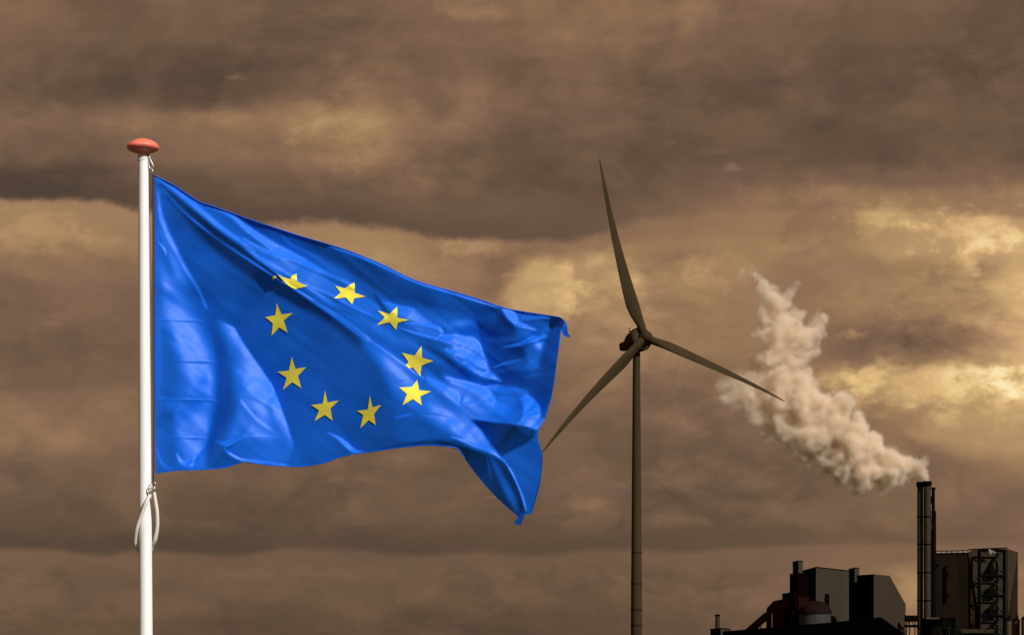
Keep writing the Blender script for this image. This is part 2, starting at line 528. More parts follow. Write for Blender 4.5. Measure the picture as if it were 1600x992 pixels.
# ------------------------------------------------------------------ the flag
OUT = [(240.5, 273), (258, 282), (275, 291), (310, 314), (335, 322.5), (361.5, 332), (395, 344), (430, 355.5), (463.5, 366.5), (490, 374.5), (512, 381), (536, 388.5), (568, 400.5),
       (600, 414.2), (625, 427), (651, 438.5), (675, 446), (701, 453), (740, 464.5), (762.8, 472), (782.4, 478.8), (807.3, 484.7), (848, 491), (870.9, 494.6), (877, 496.5), (881, 500), (885, 505),
       (886.5, 512), (887.5, 520), (892, 526.5), (887, 527.2), (882, 524.5), (879, 521.5), (877.5, 515), (874.5, 538), (871.5, 556), (869, 575), (866.3, 595), (863.5, 612), (861, 624),
       (857, 638), (853, 651), (847, 662), (841.5, 671.3), (840.2, 681.7), (842, 691), (845.5, 701.4), (847.8, 712), (847.2, 730), (844, 755), (838, 778), (832.5, 795.5), (829.5, 803), (822.8, 804),
       (820, 803), (817, 812), (814.5, 819.5), (808, 819), (802, 817), (806, 812), (809, 808), (804, 802), (790, 790), (776, 777.5), (758, 758), (742.5, 739), (727, 718),
       (717, 702.5), (705, 698.5), (680, 696.5), (659, 696.5), (630, 699), (607.5, 702), (574, 707.3), (551, 709.8), (528.5, 715.6), (512, 722), (498, 725.5), (475.6, 729), (445, 728.8), (420, 727),
       (400, 724), (380, 722), (365, 727), (349, 731.4), (313, 734.3), (285, 735), (272, 735.5), (255, 738), (243, 740), (241.6, 600), (240.9, 430)]
PX0, PY0, GS = 180.0, 210.0, 1.0
NX, NY = 768, 660
gx, gy = np.meshgrid(PX0 + GS * np.arange(NX), PY0 + GS * np.arange(NY))
kx = np.fft.fftfreq(NX)[None, :] * 2 * np.pi
ky = np.fft.fftfreq(NY)[:, None] * 2 * np.pi
K2 = kx ** 2 + ky ** 2


def blur(a, sig):
    s = sig / GS
    return np.real(np.fft.ifft2(np.fft.fft2(a) * np.exp(-K2 * s * s / 2))) if s > 0.05 else a


def inside(pts):
    m = np.zeros(gx.shape, bool)
    n = len(pts)
    for i in range(n):
        x1, y1 = pts[i]
        x2, y2 = pts[(i + 1) % n]
        if y1 == y2:
            continue
        c = ((gy < y1) != (gy < y2)) & (gx < (x2 - x1) * (gy - y1) / (y2 - y1) + x1)
        m ^= c
    return m.astype(float)


def seg_dist(pts, widths):
    """signed: distance to the polyline over the local half width"""
    best = np.full(gx.shape, 1e9)
    for i in range(len(pts) - 1):
        x1, y1 = pts[i]; x2, y2 = pts[i + 1]
        vx, vy = x2 - x1, y2 - y1
        L2 = vx * vx + vy * vy + 1e-9
        t = np.clip(((gx - x1) * vx + (gy - y1) * vy) / L2, 0, 1)
        d = np.hypot(gx - x1 - t * vx, gy - y1 - t * vy)
        w = widths[i] + (widths[i + 1] - widths[i]) * t
        best = np.minimum(best, d - w / 2)
    return best


def smoothpoly(pts, per=6):
    q = catmull([(a, b, 0) for a, b in pts], per)
    return [(p.x, p.y) for p in q]


TGT = np.full(gx.shape, 0.36)      # how far the cloth leans to the light, 0 away .. 1 facing


def area(v, sig, pts, clip=None, k=1.0):
    global TGT
    m = blur(inside(pts), sig)
    if clip is not None:
        m = m * blur(inside(clip), 1.2)
    TGT = TGT * (1 - k * m) + v * k * m


def fold(v, w, pts, soft=1.0, k=1.0):
    """a crease along a curve; w = width or list of widths"""
    global TGT
    ws = list(w) if isinstance(w, (list, tuple)) else [w] * len(pts)
    q = catmull([(a, b, c) for (a, b), c in zip(pts, ws)], 6)
    d = seg_dist([(p.x, p.y) for p in q], [max(p.z, 0.3) for p in q])
    s = max(soft, 0.5) * 1.6
    m = np.clip(0.5 - d / (2 * s), 0, 1)
    m = m * m * (3 - 2 * m) * k
    # ends fade out
    TGT = TGT * (1 - m) + v * m


#@FOLDS
# -- hoist side
area(.58, 9, [(243, 300), (250, 330), (262, 380), (290, 440), (318, 500), (336, 560), (338, 640), (325, 736), (243, 738)])
area(.74, 6, [(246, 330), (262, 380), (300, 450), (275, 440), (248, 390)])
fold(.90, [2, 6, 7, 5, 3, 2], [(247, 300), (252, 340), (268, 378), (290, 420), (310, 452), (322, 480)], 2.5, .9)
area(.40, 4, [(247, 360), (262, 395), (272, 430), (262, 425), (247, 395)])
fold(.88, [1, 3, 1], [(248, 378), (256, 388), (260, 398)], 1)
area(.80, 7, [(252, 420), (275, 450), (305, 500), (332, 555), (335, 620), (300, 620), (278, 560), (262, 500), (250, 460)])
area(.46, 6, [(249, 500), (262, 520), (276, 570), (276, 620), (250, 625)])
area(.60, 3, [(245, 440), (252, 470), (251, 600), (246, 640)])
area(.70, 5, [(262, 625), (330, 628), (326, 690), (268, 690)])
area(.46, 5, [(255, 640), (272, 640), (276, 700), (272, 733), (250, 700)])
area(.72, 5, [(280, 650), (318, 655), (322, 733), (290, 733)])
fold(.97, [2, 6, 5, 2], [(276, 708), (284, 722), (298, 724), (305, 715)], 2, .8)
fold(.75, [2, 6, 3], [(245, 700), (252, 722), (266, 733)], 2)
area(.33, 3, [(340, 470), (372, 560), (382, 620), (372, 680), (338, 688), (326, 735), (323, 735), (327, 680), (338, 640), (340, 560), (330, 500)])
for (ya, xa, xb) in ((498, 248, 318), (562, 272, 339), (622, 250, 338), (681, 268, 326)):
    fold(.84, 1.4, [(xa, ya), ((xa + xb) / 2, ya + 1), (xb - 8, ya + 2), (xb, ya + 5)], .7, .7)
    fold(.40, 1.6, [(xa, ya + 3), ((xa + xb) / 2, ya + 4), (xb - 8, ya + 5), (xb, ya + 8)], .7, .6)
fold(.45, 1.5, [(259, 625), (256, 650), (257, 690)], 1, .6)
# -- great plain panel
PANEL = [(252, 300), (290, 345), (330, 378), (400, 430), (470, 475), (530, 515), (585, 560), (612, 610), (618, 660), (600, 702), (520, 718), (460, 728),
         (459, 697), (448, 660), (438, 630), (425, 600), (405, 570), (385, 540), (350, 500), (318, 450), (285, 385)]
area(.34, 5, PANEL)
area(.27, 14, [(480, 500), (540, 530), (590, 590), (610, 660), (560, 690), (520, 640), (510, 580)])
area(.39, 10, [(268, 320), (300, 365), (350, 430), (400, 520), (350, 490), (300, 410)])
# -- bright triangular sail
SAIL = [(330, 496), (345, 500), (366, 512), (385, 543), (404, 570), (425, 601), (438, 634), (448, 660), (457, 690), (460, 703), (440, 728), (320, 728), (330, 600)]
area(.66, 6, [(340, 500), (470, 500), (470, 720), (345, 700), (368, 640), (364, 570)], SAIL)
area(.84, 7, [(350, 500), (375, 545), (384, 600), (405, 640), (435, 672), (470, 690), (470, 560), (400, 500)], SAIL)
area(.97, 4, [(420, 640), (445, 655), (462, 700), (452, 690), (432, 665)], SAIL, .8)
fold(.62, 3, [(372, 618), (400, 625), (425, 642)], 2, .5)
fold(.95, 2.2, [(380, 600), (405, 618), (430, 622)], 1.2, .6)
fold(.60, 2.5, [(385, 655), (415, 672), (440, 680)], 1.5, .5)
fold(.95, [3, 4, 2], [(376, 625), (402, 655), (445, 683)], 2, .7)
area(.52, 4, [(340, 688), (380, 682), (440, 688), (455, 702), (452, 722), (400, 722), (372, 712)])
fold(.30, 3, [(345, 682), (338, 672), (345, 640)], 2, .5)
fold(.78, 1.6, [(352, 690), (380, 681), (420, 681), (445, 684)], .8, .8)
fold(.88, [2, 5, 6, 1], [(337, 689), (346, 692), (355, 693), (375, 684)], 1.2)
fold(.92, [1, 4, 4, 3, 2], [(352, 702), (362, 710), (380, 718), (415, 722), (452, 727)], 1.2)
area(.40, 3, [(458, 702), (470, 715), (460, 728), (448, 728)])
# -- dark valley and the long ridges out of the upper corner
fold(.08, [2, 10, 20, 24, 24, 16, 10], [(262, 305), (310, 358), (360, 398), (410, 430), (460, 463), (510, 492), (560, 535)], 6, .9)
fold(.20, [8, 14, 20], [(545, 525), (580, 560), (600, 600)], 8, .7)
fold(.60, [1, 2, 3, 3, 3, 4, 7, 10, 10], [(241, 277), (280, 324), (321, 359), (366, 391), (411, 420), (463, 453), (515, 487), (545, 507), (575, 530)], .8, .9)
fold(.84, [1, 1.5, 1.5, 1.5, 2, 2, 2, 2], [(300, 342), (340, 371), (380, 400), (430, 433), (463, 452), (515, 484), (545, 504), (574, 527)], .6, .9)
fold(.10, [2, 6, 11, 12, 9, 4], [(250, 288), (290, 323), (335, 362), (375, 388), (405, 408), (440, 437)], 2.2)
area(.64, 1.6, [(246, 279), (275, 294), (306, 315), (351, 352), (381, 371), (430, 394), (470, 416), (520, 440), (560, 458), (592, 478), (610, 500), (590, 498), (550, 478), (500, 452), (455, 432), (430, 420), (396, 398), (336, 355), (275, 302)])
fold(.90, [1, 3, 4, 4, 4, 3], [(246, 279), (275, 299), (306, 323), (336, 348), (366, 370), (398, 394)], 1.2)
fold(.86, [4, 6, 6, 3], [(385, 388), (400, 400), (423, 417), (450, 440)], 2, .8)
fold(.42, [2, 5, 5, 2], [(345, 362), (380, 384), (405, 396), (425, 405)], 2, .5)
area(.46, 2.5, [(306, 314), (335, 327), (362, 345), (385, 363), (415, 384), (395, 380), (365, 366), (335, 342)])
fold(.93, [1, 4, 7, 8, 9, 12, 14, 12, 9, 6, 3], [(304, 312), (330, 323), (352, 331), (368, 341), (385, 356), (408, 372), (432, 388), (460, 402), (491, 417), (520, 431), (552, 447)], 2.4, .95)
fold(.72, [1, 2, 2, 1], [(372, 350), (395, 366), (415, 377), (430, 386)], 1, .7)
fold(.90, [2, 4, 6, 3], [(381, 373), (402, 385), (425, 396), (462, 406)], 1.6)
fold(.92, [1, 2.5, 3, 3, 3, 3, 2], [(412, 404), (440, 422), (460, 434), (483, 446), (521, 463), (551, 479), (594, 499)], 1)
fold(.50, [2, 6, 6, 3], [(418, 414), (440, 430), (465, 444), (500, 462)], 2, .8)
fold(.86, [2, 4, 6, 4], [(478, 447), (495, 458), (510, 468), (525, 478)], 2, .9)
area(.50, 4, [(470, 452), (520, 470), (560, 490), (600, 507), (600, 528), (560, 512), (520, 484)])
fold(.30, [2, 4, 2], [(490, 470), (520, 482), (560, 494)], 2, .6)
# -- dark band under the top hem
area(.25, 4, [(365, 333), (430, 356), (512, 382), (600, 416), (700, 456), (770, 480), (785, 500), (740, 500), (690, 484), (640, 476), (600, 462), (560, 438), (510, 408), (450, 382), (410, 362), (385, 348)])
area(.47, 5, [(470, 392), (510, 408), (545, 430), (552, 440), (520, 428), (480, 406)])
fold(.52, [2, 4, 5, 3], [(442, 370), (452, 380), (470, 390), (500, 404)], 2, .8)
fold(.86, [1, 3, 3.5, 3, 3, 3, 2], [(516, 385), (560, 400), (600, 417), (651, 441), (701, 456), (762, 475), (782, 481)], .8)
fold(.04, 2.2, [(255, 282), (275, 292), (310, 315), (361, 333), (430, 357), (475, 371), (512, 382)], .6)
# -- centre right
fold(.18, [2, 6, 5, 2], [(585, 458), (594, 474), (604, 486), (618, 492)], 2)
area(.74, 3, [(600, 473), (625, 479), (645, 482), (668, 496), (690, 512), (660, 507), (630, 496), (612, 488)])
fold(.90, [1, 3, 3, 1], [(597, 472), (612, 476), (630, 480), (648, 484)], 1)
area(.42, 6, [(650, 484), (690, 490), (745, 495), (755, 520), (720, 516), (690, 512), (670, 500)])
fold(.62, [2, 8, 9, 4], [(694, 510), (715, 505), (738, 505), (752, 515)], 3, .8)
area(.60, 3, [(625, 508), (660, 510), (692, 520), (720, 530), (700, 534), (660, 522)])
fold(.93, [1, 2.5, 3, 4, 5], [(633, 505), (655, 506), (671, 509), (684, 512), (691, 518)], .9)
fold(.30, 2.5, [(692, 508), (695, 516), (690, 522)], 1, .7)
fold(.97, [1, 3, 3, 2.5], [(622, 511), (648, 520), (678, 528), (702, 535)], .9)
area(.48, 5, [(600, 506), (640, 522), (690, 545), (735, 580), (775, 595), (740, 592), (700, 578), (660, 556), (600, 528)])
FAN = [(690, 522), (715, 522), (738, 525), (750, 535), (758, 555), (764, 572), (768, 580), (785, 592), (782, 597), (750, 588), (730, 575), (700, 556), (680, 540)]
area(.74, 7, [(706, 515), (800, 515), (800, 610), (740, 590), (705, 560)], FAN + [] )
for a, v, w in (([(690, 524), (715, 528), (738, 533), (752, 545)], .90, 4), ([(700, 537), (722, 541), (742, 549), (755, 560)], .52, 3),
                ([(698, 547), (720, 553), (742, 563), (758, 572)], .98, 6), ([(716, 560), (736, 572), (758, 580)], .54, 3), ([(728, 566), (744, 580), (762, 587), (783, 594)], .97, 5)):
    fold(v, w, a, 1.6, .7)
fold(.24, [3, 8, 11, 10, 5], [(655, 538), (690, 556), (715, 574), (745, 592), (782, 600)], 3.5, .85)
fold(.72, [3, 8, 8, 3], [(630, 530), (660, 548), (690, 566), (720, 586)], 4, .6)
# broad lit fold from the middle to the lower right
area(.68, 7, [(565, 528), (600, 545), (640, 575), (680, 600), (705, 625), (735, 652), (755, 675), (770, 702), (735, 692), (690, 672), (650, 650), (625, 620), (600, 580)])
area(.50, 6, [(628, 560), (655, 580), (690, 606), (715, 630), (700, 630), (670, 608), (640, 585)], None, .7)
fold(.86, [2, 8, 12, 10], [(600, 560), (622, 580), (640, 600), (650, 612)], 5, .7)
fold(.95, [6, 16, 18, 8], [(672, 632), (700, 655), (730, 678), (755, 694)], 6, .7)
fold(.90, [1.5, 2, 2, 2, 2], [(575, 529), (603, 549), (634, 571), (648, 582), (662, 590)], .8)
area(.80, 3, [(660, 585), (690, 598), (715, 610), (722, 625), (716, 636), (706, 625), (690, 612), (668, 598)])
fold(.95, [1, 4, 5, 2], [(668, 592), (690, 604), (708, 618), (719, 634)], 1.2)
area(.66, 3, [(690, 582), (740, 598), (768, 612), (772, 630), (745, 630), (720, 618), (700, 602)])
fold(.93, [2, 6, 11, 12, 6], [(698, 590), (722, 598), (745, 606), (762, 616), (770, 628)], 2, .9)
fold(.45, 2.2, [(600, 598), (630, 594), (644, 592)], 1, .3)
fold(.78, [1, 3, 1], [(617, 652), (632, 649), (645, 646)], .9)
fold(.86, [1, 2, 2, 1], [(655, 648), (680, 651), (705, 655), (730, 664)], .9, .8)
fold(.50, [1, 2, 2, 1], [(655, 645), (680, 647), (705, 652), (728, 660)], .9, .6)
area(.30, 8, [(540, 650), (600, 655), (640, 690), (600, 702), (540, 712)])
area(.44, 8, [(610, 660), (680, 672), (700, 690), (640, 692)])
fold(.20, [2, 5, 8, 8, 4], [(600, 700), (640, 694), (680, 691), (715, 696), (735, 702)], 2.5, .8)
# -- lower right block
BLOCK = [(716, 634), (722, 622), (745, 604), (780, 600), (800, 604), (823, 609), (828, 617), (842, 630), (846, 640), (846, 652), (853, 655), (841, 673), (830, 668), (800, 661), (770, 659), (738, 654), (728, 648)]
area(.66, 2.5, [(700, 590), (860, 600), (860, 690), (700, 660)], BLOCK)
area(.60, 5, [(760, 605), (820, 612), (815, 640), (775, 632)], BLOCK)
fold(.92, [2, 6, 11, 10, 5], [(705, 597), (735, 603), (758, 612), (768, 622), (772, 630)], 2, .8)
fold(.40, [1, 3, 3, 1], [(768, 612), (778, 616), (792, 617), (808, 619)], .9)
fold(.88, [1, 3, 2], [(772, 608), (795, 609), (822, 609)], 1, .6)
fold(.46, [1, 7, 1], [(808, 612), (816, 614), (826, 614)], 1, .6)
area(1.0, 1.5, [(812, 622), (830, 622), (843, 632), (845, 647), (832, 650), (817, 649), (819, 638)], None, .95)
fold(.50, [1, 3, 1], [(824, 646), (832, 643), (840, 647)], .8, .6)
fold(.50, [1, 3, 3, 1], [(755, 625), (778, 634), (795, 643), (814, 650)], 1, .8)
fold(.86, [1, 2.5, 2.5, 1], [(722, 630), (750, 627), (770, 628), (800, 642)], 1, .7)
fold(.86, [1, 2.5, 2.5, 1], [(735, 653), (770, 657), (805, 661), (836, 668)], .9, .9)
fold(.55, [1, 5, 5, 1], [(735, 645), (760, 650), (790, 652), (820, 656)], 2, .5)
area(.10, 1.8, [(735, 655), (780, 660.5), (815, 665), (836, 671), (834, 683), (820, 694), (800, 704), (782, 714), (768, 695), (752, 672)])  # cast shadow of the fold above, shaped in as cloth leaning away
area(.30, 4, [(800, 664), (835, 672), (833, 684), (812, 676)], None, .7)
area(.36, 2.0, [(786, 713), (804, 705), (824, 694), (836, 684), (841, 676), (856, 700), (856, 760), (836, 810), (823, 806), (819, 780), (808, 752), (795, 728)])
# the fold's own lit shoulder and its thin rim
area(.70, 2.0, [(716, 638), (735, 655), (750, 670), (766, 697), (784, 714), (765, 706), (745, 690), (725, 665)])
fold(.93, [1, 3, 3, 2], [(705, 682), (735, 692), (765, 704), (788, 720)], 1.2)
area(.13, 1.8, [(710, 697), (722, 699), (745, 703), (772, 712), (790, 723), (803, 745), (815, 775), (822, 800), (815, 825), (795, 825), (790, 795), (742, 745)])
fold(.36, [2, 8, 12, 12, 5], [(766, 712), (778, 735), (790, 758), (800, 780), (808, 797)], 3, .9)
fold(.30, [1, 2.5, 1], [(760, 712), (764, 728), (766, 745)], 1)
fold(.85, [1, 2, 2, 2, 1.5], [(785, 716), (797, 733), (808, 755), (817, 778), (822, 797)], .7)
# -- upper fly corner
area(.26, 2.5, [(742, 494), (782, 481), (790, 494), (806, 508), (806, 530), (822, 546), (823, 560), (795, 572), (770, 580), (762, 562), (757, 545), (750, 530)])
fold(.36, [6, 14, 6], [(752, 500), (768, 495), (776, 488)], 5, .6)
fold(.50, [2, 8, 4], [(760, 530), (785, 532), (805, 530)], 4, .6)
area(.88, 1.3, [(783, 481), (800, 485), (808, 491), (812, 501), (825, 508), (839, 515), (838, 518), (822, 514), (806, 509), (792, 497)])
fold(.60, [2, 3, 2], [(808, 505), (812, 502), (816, 505)], .8)
area(.58, 1.8, [(806, 486), (848, 492), (868, 496), (864, 499), (840, 499), (815, 501), (808, 492)])
fold(.24, [2, 4, 2], [(807, 487), (822, 491), (840, 493)], 1)
fold(.30, [2, 5, 4], [(818, 503), (840, 501), (862, 500)], 1.2)
area(.45, 2, [(810, 511), (840, 519), (856, 510), (860, 515), (850, 523), (828, 527), (806, 530)])
fold(.80, [1, 4, 7, 5], [(787, 542), (810, 538), (832, 530), (853, 525)], 1.3)
fold(.34, 2, [(838, 534), (846, 531), (854, 531)], 1)
area(.52, 2.5, [(822, 543), (838, 535), (851, 533), (846, 550), (842, 577), (824, 577), (823, 558)])
area(.72, 3, [(834, 535), (850, 534), (846, 546), (838, 548)])
fold(.55, [1, 4, 4, 1], [(771, 574), (790, 568), (805, 564), (822, 560)], 1.2)
fold(.75, [1, 2.5, 1], [(774, 573), (783, 569), (792, 566)], .8)
area(.14, 1.4, [(862, 494), (876, 495), (882, 502), (880, 512), (862, 512), (860, 503)])
fold(.55, [1.5, 2.5, 1.5], [(883, 500), (882, 510), (879, 520)], .7)
area(.26, 2.5, [(855, 526), (862, 512), (880, 512), (870, 580), (864, 620), (852, 650), (846, 640), (842, 628), (826, 610), (800, 602), (785, 596), (775, 585), (800, 577), (842, 580), (848, 552)])
fold(.40, [2, 5, 2], [(820, 590), (832, 586), (846, 583)], 2)
fold(.16, [1, 3, 1], [(845, 583), (856, 577), (868, 568)], 1, .7)
fold(.5, [1, 4, 1], [(853, 645), (858, 635), (860, 622)], 1.5, .6)
fold(.84, 1.4, [(877, 515), (875, 530), (873, 545)], .6, .8)
fold(.10, 1.8, [(848, 704), (846, 740), (838, 775), (831, 797)], .6, .8)
area(.24, 1.5, [(800, 799), (820, 801), (816, 822), (800, 820)])
# -- small prints of stars on the panel, hem stitching and faint crumple
fold(.86, [1, 4, 7, 6, 2], [(512, 675), (527, 683), (540, 693), (552, 703), (572, 708)], 1.3)
fold(.22, [2, 8, 2], [(480, 640), (495, 645), (506, 655)], 4, .5)
fold(.42, [4, 20, 8], [(420, 640), (440, 680), (470, 712)], 8, .6)
rng = np.random.default_rng(7)
nz = rng.normal(size=gx.shape)
aniso = np.real(np.fft.ifft2(np.fft.fft2(nz) * np.exp(-((kx * 0.80 + ky * 0.60) ** 2 * 11 ** 2 + (-kx * 0.60 + ky * 0.80) ** 2 * 2.6 ** 2))))
aniso /= aniso.std()
for _w, _k in ((3.2, 0.030), (7.0, 0.035)):
    a_ = np.real(np.fft.ifft2(np.fft.fft2(rng.normal(size=gx.shape)) * np.exp(-((kx * 0.78 + ky * 0.62) ** 2 * 26 ** 2 + (-kx * 0.62 + ky * 0.78) ** 2 * (_w / 1.6) ** 2))))
    # pleats gather in the pull from the upper corner and towards the fly
    w_ = blur(inside([(250, 285), (430, 350), (700, 450), (880, 490), (850, 660), (780, 700), (700, 640), (600, 530), (430, 410)]), 14)
    TGT = TGT + a_ / a_.std() * _k * (0.25 + w_) * np.clip(TGT * 2.2, 0, 1)
TGT = 0.295 + (TGT - 0.36) * 1.36
TGT = np.clip(TGT + 0.028 * aniso * (0.25 + 1.5 * TGT), 0.0, 1.0)
#@ENDFOLDS

# from lean towards the light to slope, from slope to depth (least squares over the whole cloth)
mag = math.hypot(L_SUN.x, L_SUN.z)
sx, sz = L_SUN.x / mag, L_SUN.z / mag
th_l = math.atan2(mag, -L_SUN.y)
cc = np.clip(0.02 + 1.0 * TGT, 0.04, 0.985)
q = np.tan(th_l - np.arccos(cc))
msk = blur(inside(OUT), 1.0)
qm = (q * msk).sum() / msk.sum()        # the mean lean becomes an even swing of the whole flag
q = q - qm
q *= blur(inside(OUT) , 0.0) * 1.0
Q = np.fft.fft2(q)
# -(s.grad h) = q ; s.grad = sx d/dx - sz d/dy(image)
D = 1j * (sx * kx - sz * ky)
T = 1j * (sz * kx + sx * ky)
Hh = -np.conj(D) * Q / (np.abs(D) ** 2 + 0.006 * np.abs(T) ** 2 + (2 * np.pi * GS / 420) ** 2 * 0.10 + 1e-9)
H = np.real(np.fft.ifft2(Hh)) * GS            # in photo pixels, towards the camera
# the hoist edge hangs straight on its rope
col0 = int(round((241 - PX0) / GS))
hz = blur(np.tile(H[:, col0:col0 + 1], (1, NX)), 6)
H = H - hz * np.exp(-np.clip(gx - 241, 0, None) / 110.0) - qm / sx * (gx - 241)
print('flag depth range m', (H[inside(OUT) > 0].min() * S, H[inside(OUT) > 0].max() * S))


def depth(px, py):
    fx = np.clip((np.asarray(px) - PX0) / GS, 0, NX - 1.01)
    fy = np.clip((np.asarray(py) - PY0) / GS, 0, NY - 1.01)
    i, j = fx.astype(int), fy.astype(int)
    a, b = fx - i, fy - j
    return ((H[j, i] * (1 - a) + H[j, i + 1] * a) * (1 - b) + (H[j + 1, i] * (1 - a) + H[j + 1, i + 1] * a) * b) * S


def sheet(poly, step, sub=2.0):
    """triangulated region inside a closed outline, points every 'step' photo pixels"""
    edge = []
    n = len(poly)
    for i in range(n):
        a, b = Vector(poly[i]), Vector(poly[(i + 1) % n])
        k = max(1, int((b - a).length / sub))
        for j in range(k):
            edge.append(a.lerp(b, j / k))
    xs = [p[0] for p in poly]; ys = [p[1] for p in poly]
    X, Yy = np.meshgrid(np.arange(min(xs), max(xs), step), np.arange(min(ys), max(ys), step))
    ok = np.zeros(X.shape, bool)
    dmin = np.full(X.shape, 1e9)
    for i in range(n):
        x1, y1 = poly[i]; x2, y2 = poly[(i + 1) % n]
        if y1 != y2:
            ok ^= ((Yy < y1) != (Yy < y2)) & (X < (x2 - x1) * (Yy - y1) / (y2 - y1) + x1)
        vx, vy = x2 - x1, y2 - y1
        t = np.clip(((X - x1) * vx + (Yy - y1) * vy) / (vx * vx + vy * vy + 1e-9), 0, 1)
        dmin = np.minimum(dmin, np.hypot(X - x1 - t * vx, Yy - y1 - t * vy))
    ok &= dmin > step * 0.45
    # the inside is a plain grid of quads, only the band along the outline is triangulated freely
    blk = ok & (dmin > step * 2.2)
    cell = blk[:-1, :-1] & blk[1:, :-1] & blk[:-1, 1:] & blk[1:, 1:]
    pad = np.pad(cell, 1)
    deep = pad[:-1, :-1] & pad[1:, :-1] & pad[:-1, 1:] & pad[1:, 1:]      # nodes wholly inside the grid
    band = ok & ~deep
    ids = -np.ones(X.shape, int)
    bj, bi = np.nonzero(band)
    ne = len(edge)
    ids[bj, bi] = ne + np.arange(len(bj))
    pts = edge + [Vector((a, b)) for a, b in zip(X[band], Yy[band])]
    cons = [(i, (i + 1) % ne) for i in range(ne)]
    up, dn_ = pad[:-1, 1:-1], pad[1:, 1:-1]
    for j, i in zip(*np.nonzero(up ^ dn_)):
        cons.append((int(ids[j, i]), int(ids[j, i + 1])))
    lf, rt = pad[1:-1, :-1], pad[1:-1, 1:]
    for j, i in zip(*np.nonzero(lf ^ rt)):
        cons.append((int(ids[j, i]), int(ids[j + 1, i])))
    vo, eo, fo_, ov, *_ = delaunay_2d_cdt(pts, cons, [], 1, 1e-4)
    P = [(v[0], v[1]) for v in vo]
    x0_, y0_ = X[0, 0], Yy[0, 0]
    faces = []
    for f in fo_:
        mx_ = sum(P[k][0] for k in f) / len(f); my_ = sum(P[k][1] for k in f) / len(f)
        ci, cj = int((mx_ - x0_) // step), int((my_ - y0_) // step)
        if 0 <= cj < cell.shape[0] and 0 <= ci < cell.shape[1] and cell[cj, ci]:
            continue
        faces.append(tuple(f))
    gid = -np.ones(X.shape, int)
    for k, orig in enumerate(ov):
        for o_i in orig:
            if o_i >= ne:
                gid[bj[o_i - ne], bi[o_i - ne]] = k
    gid[deep] = len(P) + np.arange(int(deep.sum()))
    P = np.array(P + list(zip(X[deep], Yy[deep])))
    cj, ci = np.nonzero(cell)
    quads = np.stack([gid[cj, ci], gid[cj, ci + 1], gid[cj + 1, ci + 1], gid[cj + 1, ci]], 1)
    # same winding as the free triangles
    def area2(f):
        return sum(P[f[k]][0] * P[f[(k + 1) % len(f)]][1] - P[f[(k + 1) % len(f)]][0] * P[f[k]][1] for k in range(len(f)))
    if len(quads) and faces and (area2(faces[0]) > 0) != (area2(quads[0]) > 0):
        quads = quads[:, ::-1]
    return P, faces + [tuple(int(k) for k in f) for f in quads]


def cloth(name, poly, step, mat, parent, lift, sub=2.0):
    P, faces = sheet(poly, step, sub)
    px, py = P[:, 0], P[:, 1]
    Y = YF - 0.0 - depth(px, py)
    # straight back along x and z: the cloth is a relief on the upright plane through the pole
    X = (px - 800) / F * YF
    Z = CZ + (HOR - py) / F * YF
    X = X * (Y / YF); Z = CZ + (Z - CZ) * (Y / YF)
    Y = Y - lift
    o = parent.location
    V3 = np.stack([X - o.x, Y - o.y, Z - o.z], 1)
    me = bpy.data.meshes.new(name)
    me.from_pydata(V3.tolist(), [], faces)
    me.materials.append(mat)
    me.polygons.foreach_set('use_smooth', [True] * len(me.polygons))
    me.update()
    # all faces look at the camera
    if sum(p.normal.y for p in me.polygons[:200]) > 0:
        me.flip_normals()
    return link(name, me, parent)


def cloth_material(name, col, rough, sheen, spec):
    m = bpy.data.materials.new(name)
    m.use_nodes = True
    t = NT(m.node_tree)
    b = m.node_tree.nodes['Principled BSDF']
    b.inputs['Roughness'].default_value = rough
    b.inputs['Specular IOR Level'].default_value = spec
    b.inputs['Sheen Weight'].default_value = sheen
    b.inputs['Sheen Roughness'].default_value = 0.35
    b.inputs['Sheen Tint'].default_value = (0.6, 0.75, 1.0, 1)
    co = t.add('ShaderNodeTexCoord').outputs['Object']
    n = t.noise(co, 6.0, 5.0, 0.6).outputs['Fac']
    c = Vector(col)
    t.l.new(t.ramp(n, [(0.3, tuple(c * 0.94) + (1,)), (0.7, tuple(c * 1.05) + (1,))]), b.inputs['Base Color'])
    bn = t.add('ShaderNodeBump')
    bn.inputs['Strength'].default_value = 0.22
    bn.inputs['Distance'].default_value = 0.003
    hgt = t.noise(t.vm('MULTIPLY', co, (1.0, 1.0, 2.2)), 26.0, 4.0, 0.5, 0.4).outputs['Fac']
    t.l.new(hgt, bn.inputs['Height'])
    t.l.new(bn.outputs[0], b.inputs['Normal'])
    return m


